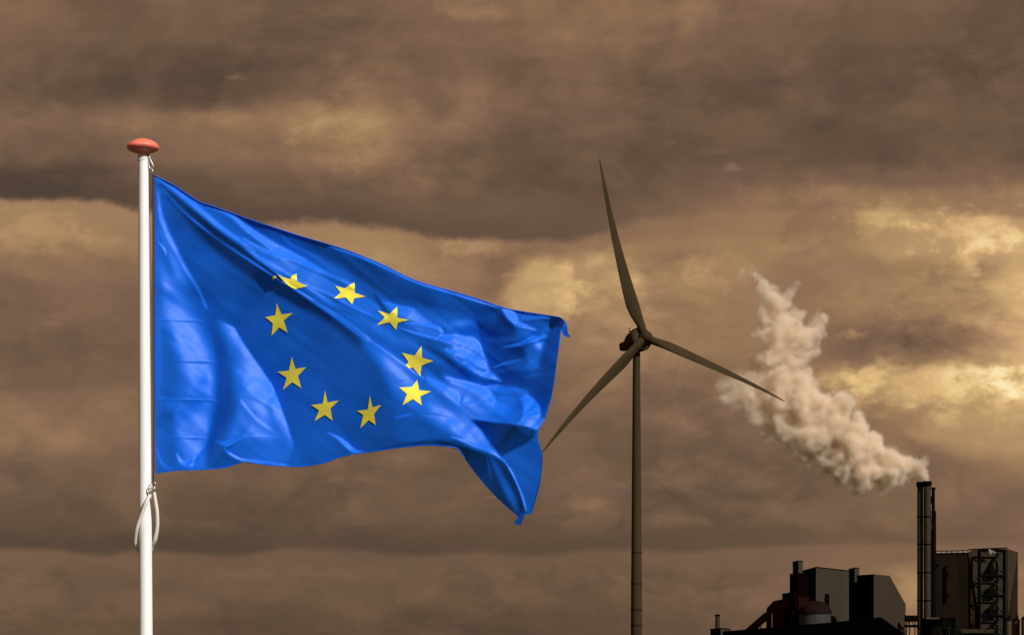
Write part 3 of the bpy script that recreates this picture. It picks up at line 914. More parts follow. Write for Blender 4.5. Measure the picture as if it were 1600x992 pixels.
M['flag'] = cloth_material('blue_flag_nylon', (0.0, 0.126, 0.74), 0.55, 0.0, 0.36)
M['star'] = cloth_material('yellow_flag_print', (0.88, 0.78, 0.08), 0.6, 0.0, 0.2)
hoist = W(241, 739, YF)
flag = thing('flag', 'large blue flag with yellow stars blowing to the right of the white pole', 'flag', hoist)
fc = cloth('cloth', OUT, 1.1, M['flag'], flag, 0.0)
STARS = [
    [(433.6, 428.3), (443, 433.5), (453.2, 436.2), (457, 430.5), (463.5, 427.4), (464.2, 439.2), (471, 443), (480.1, 446.7), (471, 449.5), (462, 451.8), (455, 449), (446.9, 443), (440, 436)],
    [(524, 446.7), (538.3, 450.5), (554.2, 440.7), (554.5, 457.6), (571.6, 463.4), (553.4, 466.4), (550.4, 475.8), (540.6, 464.9), (521.7, 466.7), (532.3, 457.3)],
    [(590.3, 485.4), (608.7, 490.6), (620.8, 479), (620.8, 496.2), (638.7, 500), (621.6, 504.2), (619, 515.6), (608.7, 503.5), (589.4, 508), (601.2, 495.9)],
    [(628.1, 551.1), (648, 555.6), (658.9, 539.8), (659.4, 558.7), (676.7, 564), (658.6, 571.2), (656.8, 587.8), (645, 573.8), (639.7, 575.6), (634.1, 570.8), (638.2, 565.5)],
    [(623.8, 605.2), (643.2, 604.5), (652.1, 593.4), (654.8, 609.3), (673.7, 611.3), (656.8, 619.1), (658.9, 633.2), (645, 623.2), (628.7, 633.5), (635.9, 615.4)],
    [(577.9, 618.1), (582.2, 636.3), (595.8, 632.2), (584.4, 646.6), (587.1, 663.8), (576.1, 656.2), (562.8, 669.2), (567.8, 648.1), (557.7, 641.6), (574.6, 639.6)],
    [(507.8, 610.3), (511.9, 628.7), (529.7, 625.4), (516.4, 637.8), (519.7, 657), (507.6, 648), (491.5, 657.7), (493.7, 652.9), (498.7, 641.1), (486.2, 632.5), (504.3, 630.5)],
    [(455.9, 557.7), (461.7, 576.1), (478.3, 573.6), (465.8, 587.2), (470.6, 606.1), (456.7, 597), (441.9, 609.4), (448.1, 590.2), (433.6, 580.8), (451.4, 579.1)],
    [(432.5, 474.2), (440, 491.2), (457.4, 489.3), (443.4, 501), (449.6, 519.6), (436.3, 511.6), (424.2, 524.7), (426.5, 505.1), (414.4, 495.4), (430.2, 492.7)],
]
for i, st in enumerate(STARS):
    so = cloth('star', st, 1.6, M['star'], flag, 0.004, 1.2)
    if i == 0:
        so['label'] = 'star cut short by the long fold'
        tip = cloth('star_tip', [(424.9, 433.1), (431, 430.6), (432, 433.6), (429.5, 435.4), (427.2, 438.4)], 1.6, M['star'], so, 0.004, 1.2)
        tip.location = (0, 0, 0)
        tip.data.transform(Matrix.Translation(so.location - flag.location))
        tip.location = Vector(flag.location) * 0 
# hems
def hem(name, pts, w, mat):
    bmh = bmesh.new()
    q_ = catmull([(a, b, 0) for a, b in pts], 8)
    P3 = []
    for p in q_:
        Y = YF - float(depth(p.x, p.y))
        v = W(p.x, p.y, Y)
        v.y -= 0.001
        P3.append(v - Vector(flag.location))
    add_tube(bmh, P3, w * S, 6)
    return bm_obj(name, bmh, mat, flag, True)
hem('hem', [(q[0], q[1] + .6) for q in OUT[:25]], 0.75, M['flag'])
hem('hem', [(q[0], q[1] - .6) for q in OUT[66:86]], 0.65, M['flag'])
M['tape'] = material('dark_hoist_tape', (0.035, 0.035, 0.055), 0.8, vary=0.2, scale=30)
bm = bmesh.new()
add_box(bm, rel(flag, W(240.3, 506, YF)), (3.0 * S, 0.006, 466 * S))
bm_obj('hoist_tape', bm, M['tape'], flag)

# halyard clip, rope and lower clip
clip = thing('snap_hook', 'small steel snap hook hanging just under the red cap of the pole', 'hook', W(235, 242, YF - 0.01))
bm = bmesh.new()
loop = [(233.6, 245), (235, 250), (238, 256), (239.6, 260.5), (238.6, 263.6), (236, 264), (233.2, 261), (232.2, 255), (232.2, 249)]
add_tube(bm, catmull([rel(clip, W(a, b, YF - 0.012)) for a, b in loop], 6, True), 1.0 * S, 8, True)
bm_obj('hook', bm, M['steel'], clip, True)
bm = bmesh.new()
add_tube(bm, catmull([rel(clip, W(a, b, YF - 0.012)) for a, b in ((232.8, 241), (234.4, 243), (233.6, 246), (232.4, 244))], 6, True), 0.7 * S, 8, True)
bm_obj('shackle', bm, M['steel'], clip, True)
bm = bmesh.new()
add_tube(bm, [rel(clip, W(a, b, YF - 0.012)) for a, b in ((237.8, 263.5), (238.2, 267), (238.6, 271))], [0.9 * S, 1.5 * S, 1.2 * S], 8)
bm_obj('swivel', bm, M['steel'], clip, True)

rope = thing('halyard', 'thin dark halyard running from the blue flag down the pole', 'rope', W(240, 760, YF))
bm = bmesh.new()
add_tube(bm, [rel(rope, W(a, b, YF + 0.008)) for a, b in ((238.9, 270), (239.2, 400), (239.4, 600), (239.6, 740), (239.3, 762))], 1.0 * S, 8)
bm_obj('cord', bm, M['halyard'], rope, True)

# white sleeved ring that holds the flag's foot against the pole
ring = thing('retaining_loop', 'cream sleeved rope loop slung round the white pole below the flag', 'rope loop', W(228, 860, YF))
front = YF - 16 * S
back = YF + 16 * S
left = [(234.5, 773, YF - 12 * S), (228, 786, front), (220.5, 806, front + 3 * S), (214, 826, YF - 8 * S), (211.4, 842, YF), (213, 853, YF + 6 * S), (217.5, 861, back - 4 * S), (224, 868, back), (232, 866, back), (238.0, 854, YF + 10 * S), (242.6, 842, YF), (245.8, 822, YF - 5 * S), (245.4, 800, YF - 9 * S), (242.6, 782, YF - 11 * S), (240.6, 769, YF - 12 * S)]
bm = bmesh.new()
add_tube(bm, catmull([rel(ring, W(a, b, y)) for a, b, y in left], 8), 2.9 * S, 12)
bm_obj('sleeve', bm, M['hose'], ring, True)
bm = bmesh.new()
for a, b in ((left[0], (233.0, 765, YF - 13 * S)), (left[-1], (241.8, 759, YF - 12 * S))):
    p, q_ = rel(ring, W(*a)), rel(ring, W(*b))
    add_tube(bm, [p, p.lerp(q_, .5), q_], [2.3 * S, 1.6 * S, 1.9 * S], 8)
bm_obj('ferrule', bm, M['steel'], ring, True)
bm = bmesh.new()
add_tube(bm, catmull([rel(ring, W(a, b, YF - 14 * S)) for a, b in ((233.2, 766), (232.4, 760), (235.6, 757.5), (238.4, 762), (236.4, 768))], 6, True), 0.8 * S, 8, True)
bm_obj('shackle', bm, M['steel'], ring, True)
bm = bmesh.new()
add_tube(bm, catmull([rel(ring, W(a, b, YF - 13 * S)) for a, b in ((237.6, 757), (241.6, 753.5), (243.4, 757), (241.8, 763), (238.6, 762))], 6, True), 0.8 * S, 8, True)
bm_obj('shackle', bm, M['steel'], ring, True)
bm = bmesh.new()
add_tube(bm, [rel(ring, W(a, b, YF - 2 * S)) for a, b in ((216.6, 842), (218.6, 837), (219.4, 832))], [0.8 * S, 1.5 * S, 0.7 * S], 8)
bm_obj('knot', bm, M['hose'], ring, True)

# ------------------------------------------------------------------ wind turbine
YT = 590.0
ST = YT / F
hub_w = W(1008, 527, YT)
yaw, tilt, rot0, BL = 0.5790, 0.1221, 1.7920, 44.9
nrm = Vector((math.sin(yaw) * math.cos(tilt), -math.cos(yaw) * math.cos(tilt), math.sin(tilt)))
uu = Vector((0, 0, 1)).cross(nrm).normalized()
vv = nrm.cross(uu)
tb = hub_w - nrm * 3.6
tb.z = 0
turb = thing('wind_turbine', 'tall dark wind turbine with three slender blades between flag and smoke', 'wind turbine', tb)
htop = hub_w.z - 1.9 - 3.6 * nrm.z
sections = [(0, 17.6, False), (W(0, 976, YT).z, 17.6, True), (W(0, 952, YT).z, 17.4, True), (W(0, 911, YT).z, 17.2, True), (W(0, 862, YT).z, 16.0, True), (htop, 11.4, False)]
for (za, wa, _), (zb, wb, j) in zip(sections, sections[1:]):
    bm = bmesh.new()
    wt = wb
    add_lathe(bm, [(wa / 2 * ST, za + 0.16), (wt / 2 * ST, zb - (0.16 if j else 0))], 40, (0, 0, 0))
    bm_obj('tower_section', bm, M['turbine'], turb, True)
    if j:
        bm = bmesh.new()
        add_lathe(bm, [(wb / 2 * ST + 0.06, zb - 0.2), (wb / 2 * ST + 0.06, zb + 0.2)], 40, (0, 0, 0))
        bm_obj('flange', bm, M['turbine_dark'], turb, True)
hl = rel(turb, hub_w)


def frame_pt(f, a, b, base=hl):
    """point in rotor frame: forward f, a along uu, b along vv"""
    return base + nrm * f + uu * a + vv * b


bm = bmesh.new()                                   # nacelle: rounded body with a boxy tail
prof_n = [(-0.7, 2.1, 2.1), (-1.0, 2.75, 2.75), (-1.5, 2.95, 2.95), (-2.9, 2.95, 2.95), (-3.6, 2.75, 2.75), (-5.4, 2.3, 2.3), (-6.6, 1.7, 1.65), (-6.9, 1.3, 1.2), (-7.2, 1.15, 1.05), (-9.4, 1.1, 1.0), (-9.6, 0.9, 0.8)]
rings = []
NS = 28
for f, a, b in prof_n:
    r = []
    for k in range(NS):
        t = 2 * math.pi * k / NS
        e = 1.0 if f > -6.8 else 0.45
        ca, sa = math.cos(t), math.sin(t)
        r.append(bm.verts.new(frame_pt(f, a * math.copysign(abs(ca) ** e, ca), b * math.copysign(abs(sa) ** e, sa) - (0.2 if f < -6.8 else 0))))
    rings.append(r)
for a, b in zip(rings, rings[1:]):
    for k in range(NS):
        bm.faces.new((a[k], a[(k + 1) % NS], b[(k + 1) % NS], b[k]))
bm.faces.new(rings[0]); bm.faces.new(rings[-1][::-1])
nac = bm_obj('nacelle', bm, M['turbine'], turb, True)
bm = bmesh.new()                                   # wind vane and rail on top
add_tube(bm, [frame_pt(-5.4, -0.5, 2.0), frame_pt(-5.4, -0.5, 3.6)], 0.07, 6)
add_tube(bm, [frame_pt(-5.4, 0.5, 2.0), frame_pt(-5.4, 0.5, 3.4)], 0.07, 6)
add_tube(bm, [frame_pt(-5.0, -1.0, 2.75), frame_pt(-5.8, 1.0, 2.75)], 0.13, 6)
add_tube(bm, [frame_pt(-5.8, -0.5, 3.6), frame_pt(-4.9, -0.5, 3.6)], 0.09, 6)
bm_obj('wind_vane', bm, M['turbine_dark'], nac)
bm = bmesh.new()                                   # hub with spinner
prof_h = [(-0.7, 1.5), (0.0, 1.55), (0.9, 1.45), (1.5, 1.1), (1.9, 0.65), (2.05, 0.1)]
rings = []
for f, r_ in prof_h:
    rings.append([bm.verts.new(frame_pt(f, r_ * math.cos(2 * math.pi * k / 28), r_ * math.sin(2 * math.pi * k / 28))) for k in range(28)])
for a, b in zip(rings, rings[1:]):
    for k in range(28):
        bm.faces.new((a[k], a[(k + 1) % 28], b[(k + 1) % 28], b[k]))
bm.faces.new(rings[0]); bm.faces.new(rings[-1])
hub = bm_obj('hub', bm, M['turbine'], turb, True)
stations = [(0.0, 2.0, 1.0, 0), (1.5, 2.0, 1.0, 4), (3.5, 2.15, .86, 14), (6.0, 2.95, .48, 17), (8.5, 3.35, .32, 14), (12, 3.1, .26, 10), (18, 2.55, .22, 6.5),
            (25, 1.95, .19, 3.5), (32, 1.4, .17, 1.5), (38, .98, .16, 0.3), (42, .62, .15, -.5), (44, .34, .15, -.8), (44.9, .10, .2, -1)]
NB = 24
for kb in range(3):
    a = rot0 + kb * 2 * math.pi / 3
    dr = uu * math.cos(a) + vv * math.sin(a)
    tg = nrm.cross(dr)                              # in the plane of rotation
    bm = bmesh.new()
    rings = []
    for s, ch, th, tw in stations:
        tw_ = R(tw + 12)
        cdir = tg * math.cos(tw_) - nrm * math.sin(tw_)
        tdir = nrm * math.cos(tw_) + tg * math.sin(tw_)
        pre = 0.0 + 1.3 * (math.sin(math.pi * min(s / 44.9, 1))) * -1.0
        sag = (s / 44.9) * (1 - (s / 44.9) ** 2) * 2.6 * 1.15 * (1 - dr.z ** 2)      # the tips hang under their own weight
        c0 = hl + dr * s + nrm * pre + Vector((0, 0, sag))
        r = []
        for k in range(NB):
            t = 2 * math.pi * k / NB
            x = math.cos(t)
            # aerofoil: fat near the nose, thin tail
            blend = min(max((s - 2.0) / 4.5, 0), 1)
            nose = 1.0 - blend * 0.55 * (x + 1) / 2
            off = -0.18 * blend * ch
            r.append(bm.verts.new(c0 + cdir * (off * -1 + x * ch / 2) + tdir * (math.sin(t) * ch * th / 2 * nose)))
        rings.append(r)
    for p, q_ in zip(rings, rings[1:]):
        for k in range(NB):
            bm.faces.new((p[k], p[(k + 1) % NB], q_[(k + 1) % NB], q_[k]))
    bm.faces.new(rings[0][::-1]); bm.faces.new(rings[-1])
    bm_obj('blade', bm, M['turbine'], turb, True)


# ------------------------------------------------------------------ the power plant
def footprint(pts):
    """pts: (photo x, distance, photo y of the top) -> list of (x, y, ztop)"""
    o = []
    for px, Y, py in pts:
        v = W(px, py, Y)
        o.append((v.x, v.y, v.z))
    return o


def block(name, label, cat, pts, mats, roof_mat, part_labels=None, group=None, parent=None, cap=0.35):
    """upright block on a polygonal footprint; one wall per side, a roof slab with a kerb"""
    fp = footprint(pts)
    cx = sum(p[0] for p in fp) / len(fp); cy = sum(p[1] for p in fp) / len(fp)
    t = parent or thing(name, label, cat, (cx, cy, 0), 0, group)
    n = len(fp)
    C = Vector((cx, cy, 0))
    area2 = sum(fp[i][0] * fp[(i + 1) % n][1] - fp[(i + 1) % n][0] * fp[i][1] for i in range(n))
    for i in range(n):
        a, b = fp[i], fp[(i + 1) % n]
        A = Vector((a[0], a[1], 0)) - Vector(t.location); B = Vector((b[0], b[1], 0)) - Vector(t.location)
        d = (B - A).normalized()
        nn = Vector((d.y, -d.x, 0)) * (1 if area2 > 0 else -1)
        th = 0.25
        # cladding with real ribs
        L = (B - A).length
        nr = max(1, int(L / 1.6))
        bmw = bmesh.new()
        prev = None
        for k in range(nr * 2 + 1):
            f = k / (nr * 2)
            P = A.lerp(B, f) + nn * (0.09 if (k // 1) % 2 else 0.0)
            zt = a[2] + (b[2] - a[2]) * f
            cur = (bmw.verts.new((P.x, P.y, 0)), bmw.verts.new((P.x, P.y, zt)))
            if prev:
                bmw.faces.new((prev[0], cur[0], cur[1], prev[1]))
            prev = cur
        mt = mats[i % len(mats)]
        w = bm_obj('wall', bmw, mt, t)
        if part_labels and part_labels.get(i):
            w['label'] = part_labels[i]
    bmr = bmesh.new()
    top = []
    bot = []
    for p in fp:
        q_ = Vector(p) - Vector(t.location)
        out_ = (Vector((p[0], p[1], 0)) - C).normalized() * 0.25
        bot.append(bmr.verts.new(q_ + out_ - Vector((0, 0, 0.05))))
        top.append(bmr.verts.new(q_ + out_ + Vector((0, 0, cap))))
    bmr.faces.new(top); bmr.faces.new(bot[::-1])
    for k in range(n):
        bmr.faces.new((bot[k], bot[(k + 1) % n], top[(k + 1) % n], top[k]))
    bm_obj('roof', bmr, roof_mat, t)
    return t


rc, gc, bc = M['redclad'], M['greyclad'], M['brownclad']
# big grey-sided hall, seen at its near corner
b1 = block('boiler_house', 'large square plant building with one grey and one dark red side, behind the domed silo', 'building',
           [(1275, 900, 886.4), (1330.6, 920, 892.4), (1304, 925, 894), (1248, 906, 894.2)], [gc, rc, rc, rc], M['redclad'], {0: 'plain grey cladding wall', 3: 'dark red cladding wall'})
# hall with the slanted end
fpg = [(1365, 880, 897), (1390, 886, 899.4), (1414.8, 892, 943.5)]
t = thing('slant_roofed_hall', 'plant building with a steep slanted right roof edge and a dark red left side', 'building', (W(1375, 0, 890).x, 890, 0))


def poly_wall(name, pts3, mat, parent, label=None):
    me = bpy.data.meshes.new(name)
    me.from_pydata([tuple(rel(parent, p)) for p in pts3], [], [tuple(range(len(pts3)))])
    me.materials.append(mat)
    o = link(name, me, parent)
    md = o.modifiers.new('thickness', 'SOLIDIFY')
    md.thickness = 0.2
    md.offset = 0
    if label:
        o['label'] = label
    return o


def base(v):
    return Vector((v.x, v.y, 0))


A, B, C2 = W(1365, 897, 880), W(1390, 899.6, 887), W(1414.8, 943.5, 894)
Lf = W(1339, 903.5, 889)
dpt = Lf - A
poly_wall('wall', [base(A), base(C2), C2, B, A], bc, t, 'grey brown gable wall with a slanted corner')
poly_wall('wall', [base(A), A, Lf, base(Lf)], rc, t, 'dark red cladding wall')
D3 = Vector((dpt.x, dpt.y, 0))
poly_wall('wall', [base(C2) + D3, base(C2), C2, C2 + D3], bc, t)
poly_wall('wall', [base(A) + D3, base(C2) + D3, C2 + D3, B + D3, A + D3], bc, t)
poly_wall('roof', [A, B, B + D3, A + D3], M['redclad'], t)
poly_wall('roof', [B, C2, C2 + D3, B + D3], M['redclad'], t)
pa, pb = A.lerp(Lf, 0.28), A.lerp(Lf, 0.80)
off = Vector((-0.25, -0.45, 0))
zt = W(0, 939, 884).z
poly_wall('gate', [base(pa) + off, Vector((pa.x, pa.y, zt)) + off, Vector((pb.x, pb.y, zt)) + off, base(pb) + off], M['redclad2'], t, 'rusty red loading gate')
# shafts
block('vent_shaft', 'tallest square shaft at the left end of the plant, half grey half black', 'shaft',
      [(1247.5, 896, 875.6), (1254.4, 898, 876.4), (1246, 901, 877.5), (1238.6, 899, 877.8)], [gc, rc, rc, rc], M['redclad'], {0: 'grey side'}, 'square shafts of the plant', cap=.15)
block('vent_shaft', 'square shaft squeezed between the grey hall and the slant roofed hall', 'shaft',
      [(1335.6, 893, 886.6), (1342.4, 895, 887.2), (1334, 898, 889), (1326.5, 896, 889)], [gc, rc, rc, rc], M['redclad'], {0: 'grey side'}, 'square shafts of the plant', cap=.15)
block('lift_tower', 'dark tower block below the tallest shaft at the left of the plant', 'tower',
      [(1248.5, 893, 895.6), (1262, 899, 896.4), (1250, 905, 897.4), (1234, 899, 897)], [rc, rc, rc, rc], M['redclad'], cap=.2)
block('machine_house', 'low dark penthouse block stepping down left of the tower', 'building',
      [(1240, 888, 924.6), (1252, 893, 925.4), (1240, 899, 926), (1222, 893, 928)], [rc], M['redclad'], cap=.2)
block('feeder_box', 'small rusty brown box above the domed silo', 'building',
      [(1248, 878, 931.5), (1264, 880, 933), (1262, 884, 933.3), (1246, 882, 932)], [M['redclad2']], M['redclad2'], cap=.2)
# crusher house with a chamfered shoulder
t = thing('crusher_house', 'dark red plant block with a chamfered left shoulder where the conveyor enters', 'building', (W(1215, 0, 884).x, 884, 0))
pr = [(1197.5, 992), (1197.5, 955), (1199, 949), (1209, 938.6), (1222, 936.2), (1240, 936.2), (1240, 992)]
frontp = [W(a, b, 884) if b < 990 else base(W(a, b, 884)) for a, b in pr]
dd = Vector((4, 14, 0))
poly_wall('wall', frontp, rc, t)
poly_wall('wall', [p + dd for p in frontp], rc, t)
for i in range(len(frontp) - 1):
    if i != len(frontp) - 1:
        poly_wall('roof' if 0 < i < 5 else 'wall', [frontp[i], frontp[i + 1], frontp[i + 1] + dd, frontp[i] + dd], rc, t)
bm = bmesh.new()
add_beam(bm, rel(t, W(1206, 958, 883.4)), rel(t, base(W(1206, 958, 883.4))), 0.5)
bm_obj('downpipe', bm, M['silo'], t)
# inclined conveyor
t = thing('conveyor', 'inclined dark conveyor gallery climbing rightwards into the crusher block', 'conveyor', (W(1170, 0, 882).x, 882, 0))
bm = bmesh.new()
add_beam(bm, rel(t, W(1128, 1022, 882)), rel(t, W(1199, 960.5, 884)), 2.6, 2.4)
bm_obj('gallery', bm, rc, t)
for f in (0.25, 0.55, 0.85):
    p = W(1128, 1022, 882).lerp(W(1199, 960.5, 884), f)
    bm = bmesh.new()
    add_beam(bm, rel(t, p), rel(t, Vector((p.x - .6, p.y, 0))), 0.35)
    bm_obj('leg', bm, rc, t)
# domed silo
SY = 860.0
SS = SY / F
t = thing('domed_silo', 'round pale silo with a dark red dome in front of the grey hall', 'silo', (W(1273.5, 0, SY).x, SY, 0))
zr = W(0, 958, SY).z
bm = bmesh.new()
add_lathe(bm, [(24.5 * SS, 0), (24.5 * SS, zr)], 48)
bm_obj('drum', bm, M['silo'], t, True)
M['dome'] = material('dark_red_dome', (0.010, 0.0042, 0.0034), 0.8, spec=0.03, vary=0.15, scale=0.3)
bm = bmesh.new()
pr = [(25.8 * SS, zr - .1), (26 * SS, zr + .35)] + [(25.6 * SS * math.cos(R(a)), zr + .35 + 18.5 * SS * math.sin(R(a))) for a in range(6, 90, 7)] + [(.3, zr + .35 + 18.6 * SS)]
add_lathe(bm, pr, 48)
bm_obj('dome', bm, M['dome'], t, True)
for k in range(2):
    bm = bmesh.new()
    add_lathe(bm, [(24.7 * SS, zr * (.45 + .3 * k)), (24.7 * SS, zr * (.45 + .3 * k) + .3)], 48)
    bm_obj('hoop', bm, M['silo'], t, True)
t = thing('silo_annex', 'narrow reddish annex standing against the left side of the domed silo', 'building', (W(1243, 0, 866).x, 866, 0))
zt2 = W(0, 956, 866).z
bm = bmesh.new()
add_box(bm, (0, 0, zt2 / 2), (2.6, 5, zt2))
bm_obj('wall', bm, M['dome'], t)
bm = bmesh.new()
add_box(bm, (0, 0, zt2 + .15), (3.0, 5.4, .3))
bm_obj('roof', bm, rc, t)
# near black roofed warehouse
t = thing('warehouse', 'long black warehouse roof in front of the plant buildings', 'building', (W(1290, 0, 700).x, 710, 0))
e0, e1_, e2_, e3_ = W(1131, 986, 770), W(1298, 972.3, 730), W(1376, 964, 700), W(1404, 996, 694)
lowz = W(0, 1022, 700).z
rb = [Vector((e0.x + 4, e0.y - 34, lowz)), Vector((e2_.x + 3, e2_.y - 40, lowz))]
poly_wall('roof', [e0, e1_, e2_, rb[1], rb[0]], M['blackroof'], t)
poly_wall('roof', [e2_, e3_, Vector((e3_.x + 3, e3_.y - 38, lowz)), rb[1]], M['blackroof'], t)
bk = [Vector((e0.x - 2, e0.y + 16, lowz)), Vector((e2_.x + 6, e2_.y + 30, lowz))]
poly_wall('roof', [e0, e1_, e2_, bk[1], bk[0]], M['blackroof'], t)
poly_wall('wall', [base(e0), e0, rb[0], base(rb[0])], M['blackroof'], t)
poly_wall('wall', [base(rb[0]), rb[0], rb[1], base(rb[1])], M['blackroof'], t)
poly_wall('wall', [base(e3_), e3_, Vector((e3_.x + 3, e3_.y - 38, lowz)), base(Vector((e3_.x + 3, e3_.y - 38, 0)))], M['blackroof'], t)
poly_wall('wall', [base(e0), base(bk[0]), bk[0], e0], M['blackroof'], t)
# low shed and its slim flue at the far left
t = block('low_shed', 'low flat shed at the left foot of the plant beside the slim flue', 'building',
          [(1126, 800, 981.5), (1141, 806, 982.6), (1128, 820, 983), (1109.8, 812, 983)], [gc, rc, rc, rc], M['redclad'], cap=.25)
t = thing('slim_flue', 'slim freestanding flue at the far left of the plant', 'chimney', (W(1121.2, 0, 806).x, 806, 0))
zt2 = W(0, 959.8, 806).z
bm = bmesh.new()
add_lathe(bm, [(3.7 * 806 / F, 0), (3.7 * 806 / F, zt2)], 24)
bm_obj('shaft', bm, bc, t, True)
bm = bmesh.new()
add_lathe(bm, [(4.1 * 806 / F, zt2 - .5), (4.1 * 806 / F, zt2 + .1)], 24)
bm_obj('rim', bm, rc, t, True)

# stacks
YS = 900.0
SK = YS / F
for (cx_, r_, top, lab, yy) in ((1437.8, 4.7, 753.0, 'left of the three tall stacks, thick with a flared rim', 900), (1448.8, 5.6, 752.0, 'middle and thickest tall stack, smoke rising from its rim', 898),
                                (1458.2, 2.6, 761.0, 'thinnest of the three tall stacks, right of the smoking one', 905)):
    st = thing('smokestack', lab, 'chimney', (W(cx_, 0, yy).x, yy, 0), 0, 'tall stacks of the power plant')
    k = yy / F
    zt = W(0, top, yy).z
    bm = bmesh.new()
    add_lathe(bm, [(r_ * k, 0), (r_ * k, zt)], 32)
    bm_obj('shaft', bm, M['stack'] if r_ > 3 else M['stackdark'], st, True)
    bm = bmesh.new()
    if r_ > 3:
        add_lathe(bm, [(r_ * k, zt - 1.9), (r_ * k * 1.28, zt - 1.2), (r_ * k * 1.3, zt - .1), (r_ * k * 1.12, zt + .1)], 32)
    else:
        add_lathe(bm, [(r_ * k * 1.3, zt - 1.0), (r_ * k * 1.3, zt)], 24)
    bm_obj('rim', bm, M['stackdark'], st, True)
    if r_ > 3:
        for py in (807, 850, 894, 938, 981):
            z = W(0, py, yy).z
            bm = bmesh.new()
            add_lathe(bm, [(r_ * k + .12, z - .22), (r_ * k + .12, z + .22)], 32)
            bm_obj('band', bm, M['stackdark'], st, True)
    else:
        for py0, py1, w in ((775, 787, 3.6), (828, 845, 3.0)):
            bm = bmesh.new()
            add_box(bm, (-1.1, -.3, (W(0, py0, yy).z + W(0, py1, yy).z) / 2), (w * k, 1.6, (py1 - py0) * k))
            bm_obj('platform', bm, M['stackdark'], st)
# blue lattice mast behind the stacks
t = thing('lattice_mast', 'dark blue steel mast standing close behind the tall stacks', 'mast', (W(1457.5, 0, 909).x, 909, 0))
ztm = W(0, 798, 909).z
zs = [0] + list(np.linspace(4, ztm, 16))
for sx_ in (-1, 1):
    for sy_ in (-1, 1):
        bm = bmesh.new()
        add_beam(bm, (sx_ * .9, sy_ * .9, 0), (sx_ * .9, sy_ * .9, ztm), .32)
        bm_obj('leg', bm, M['bluesteel'], t)
for i in range(len(zs) - 1):
    bm = bmesh.new()
    s_ = 1 if i % 2 else -1
    add_beam(bm, (-.9 * s_, -.92, zs[i]), (.9 * s_, -.92, zs[i + 1]), .2)
    bm_obj('brace', bm, M['bluesteel'], t)
bm = bmesh.new()
add_box(bm, (0, 0, ztm * .46), (1.7, 1.2, ztm * .86))
bm_obj('cable_riser', bm, M['bluesteel'], t)

# big boiler block at the right edge
YB = 930.0
t = thing('turbine_hall', 'large dark boiler block with pale tapering front, right of the tall stacks', 'building', (W(1525, 0, YB + 10).x, YB + 10, 0))
dB, dL = M['boiler'], M['boilerlight']
bl, br = W(1461, 864, 935.5), W(1590, 862.5, YB + 8)
f1, f2 = W(1512.6, 863, YB), W(1574, 857.5, YB)
poly_wall('wall', [base(bl), bl, Vector((f1.x, f1.y, f1.z)), base(f1)], dB, t, 'dark brown flank wall')
# front, set back, then the pale tapering panel proud of it
fr0 = [base(f1), Vector((f1.x, f1.y + .4, f1.z)), Vector((f2.x, f2.y + .4, f2.z)), base(f2)]
poly_wall('wall', [base(f1) + Vector((0, .4, 0)), fr0[1], fr0[2], base(f2) + Vector((0, .4, 0))], dB, t)
pan = [W(1512.8, 863.3, YB - .4), W(1519, 858.5, YB - .6), W(1574, 857.6, YB - .6), W(1590, 862.5, YB + 7), W(1590, 870, YB + 7), W(1573, 962, YB - .6), W(1572, 1000, YB - .6), W(1533, 1000, YB - .8), W(1529, 958, YB - .6)]
poly_wall('front_panel', [pan[0], pan[1], pan[2], pan[5], pan[6], pan[7], pan[8]], dL, t, 'pale brown panel tapering downwards')
poly_wall('wall', [base(f2), f2, br, base(br)], dB, t, 'dark right flank')
poly_wall('side_panel', [f2 + Vector((0.05, -.35, 0)), br + Vector((0.05, -.35, 0)), W(1589.6, 868, YB + 7.4), W(1574.4, 962, YB - .5)], dL, t, 'pale brown wedge on the right flank')
back = Vector((2, 34, 0))
poly_wall('wall', [base(bl), bl, bl + back, base(bl) + back], dB, t)
poly_wall('wall', [base(br), br, br + back, base(br) + back], dB, t)
poly_wall('wall', [base(bl) + back, bl + back, br + back, base(br) + back], dB, t)
poly_wall('roof', [bl, f1, f2, br, br + back, bl + back], M['redclad'], t)
bm = bmesh.new()
add_beam(bm, rel(t, bl + Vector((0, -.2, .8))), rel(t, f1 + Vector((0, -.2, .8))), .35)
add_beam(bm, rel(t, f1 + Vector((0, -.2, 1.2))), rel(t, f2 + Vector((0, -.2, .5))), .45)
for i in range(9):
    p = bl.lerp(f1, i / 8)
    add_beam(bm, rel(t, p), rel(t, p + Vector((0, -.2, .9))), .22)
bm_obj('railing', bm, M['bluesteel'], t)
for px in (1466, 1474, 1482, 1491, 1500, 1508):
    bm = bmesh.new()
    p = bl.lerp(f1, (px - 1461) / 51.6)
    add_box(bm, rel(t, p + Vector((0, -.4, .35))), (.9, .5, .35))
    bm_obj('roof_vent', bm, M['lamp'], t)
for px, py, w, h in ((1479, 897, 3.2, 9), (1479.5, 929, 4.2, 4), (1477.6, 912, 1.0, 60), (1464.6, 882, 3.4, 3.4)):
    bm = bmesh.new()
    p = bl.lerp(f1, (px - 1461) / 51.6)
    add_box(bm, rel(t, Vector((p.x, p.y - .5, W(0, py, p.y).z))), (w * SK, .8, h * SK))
    bm_obj('pipe_duct', bm, M['redclad'], t)

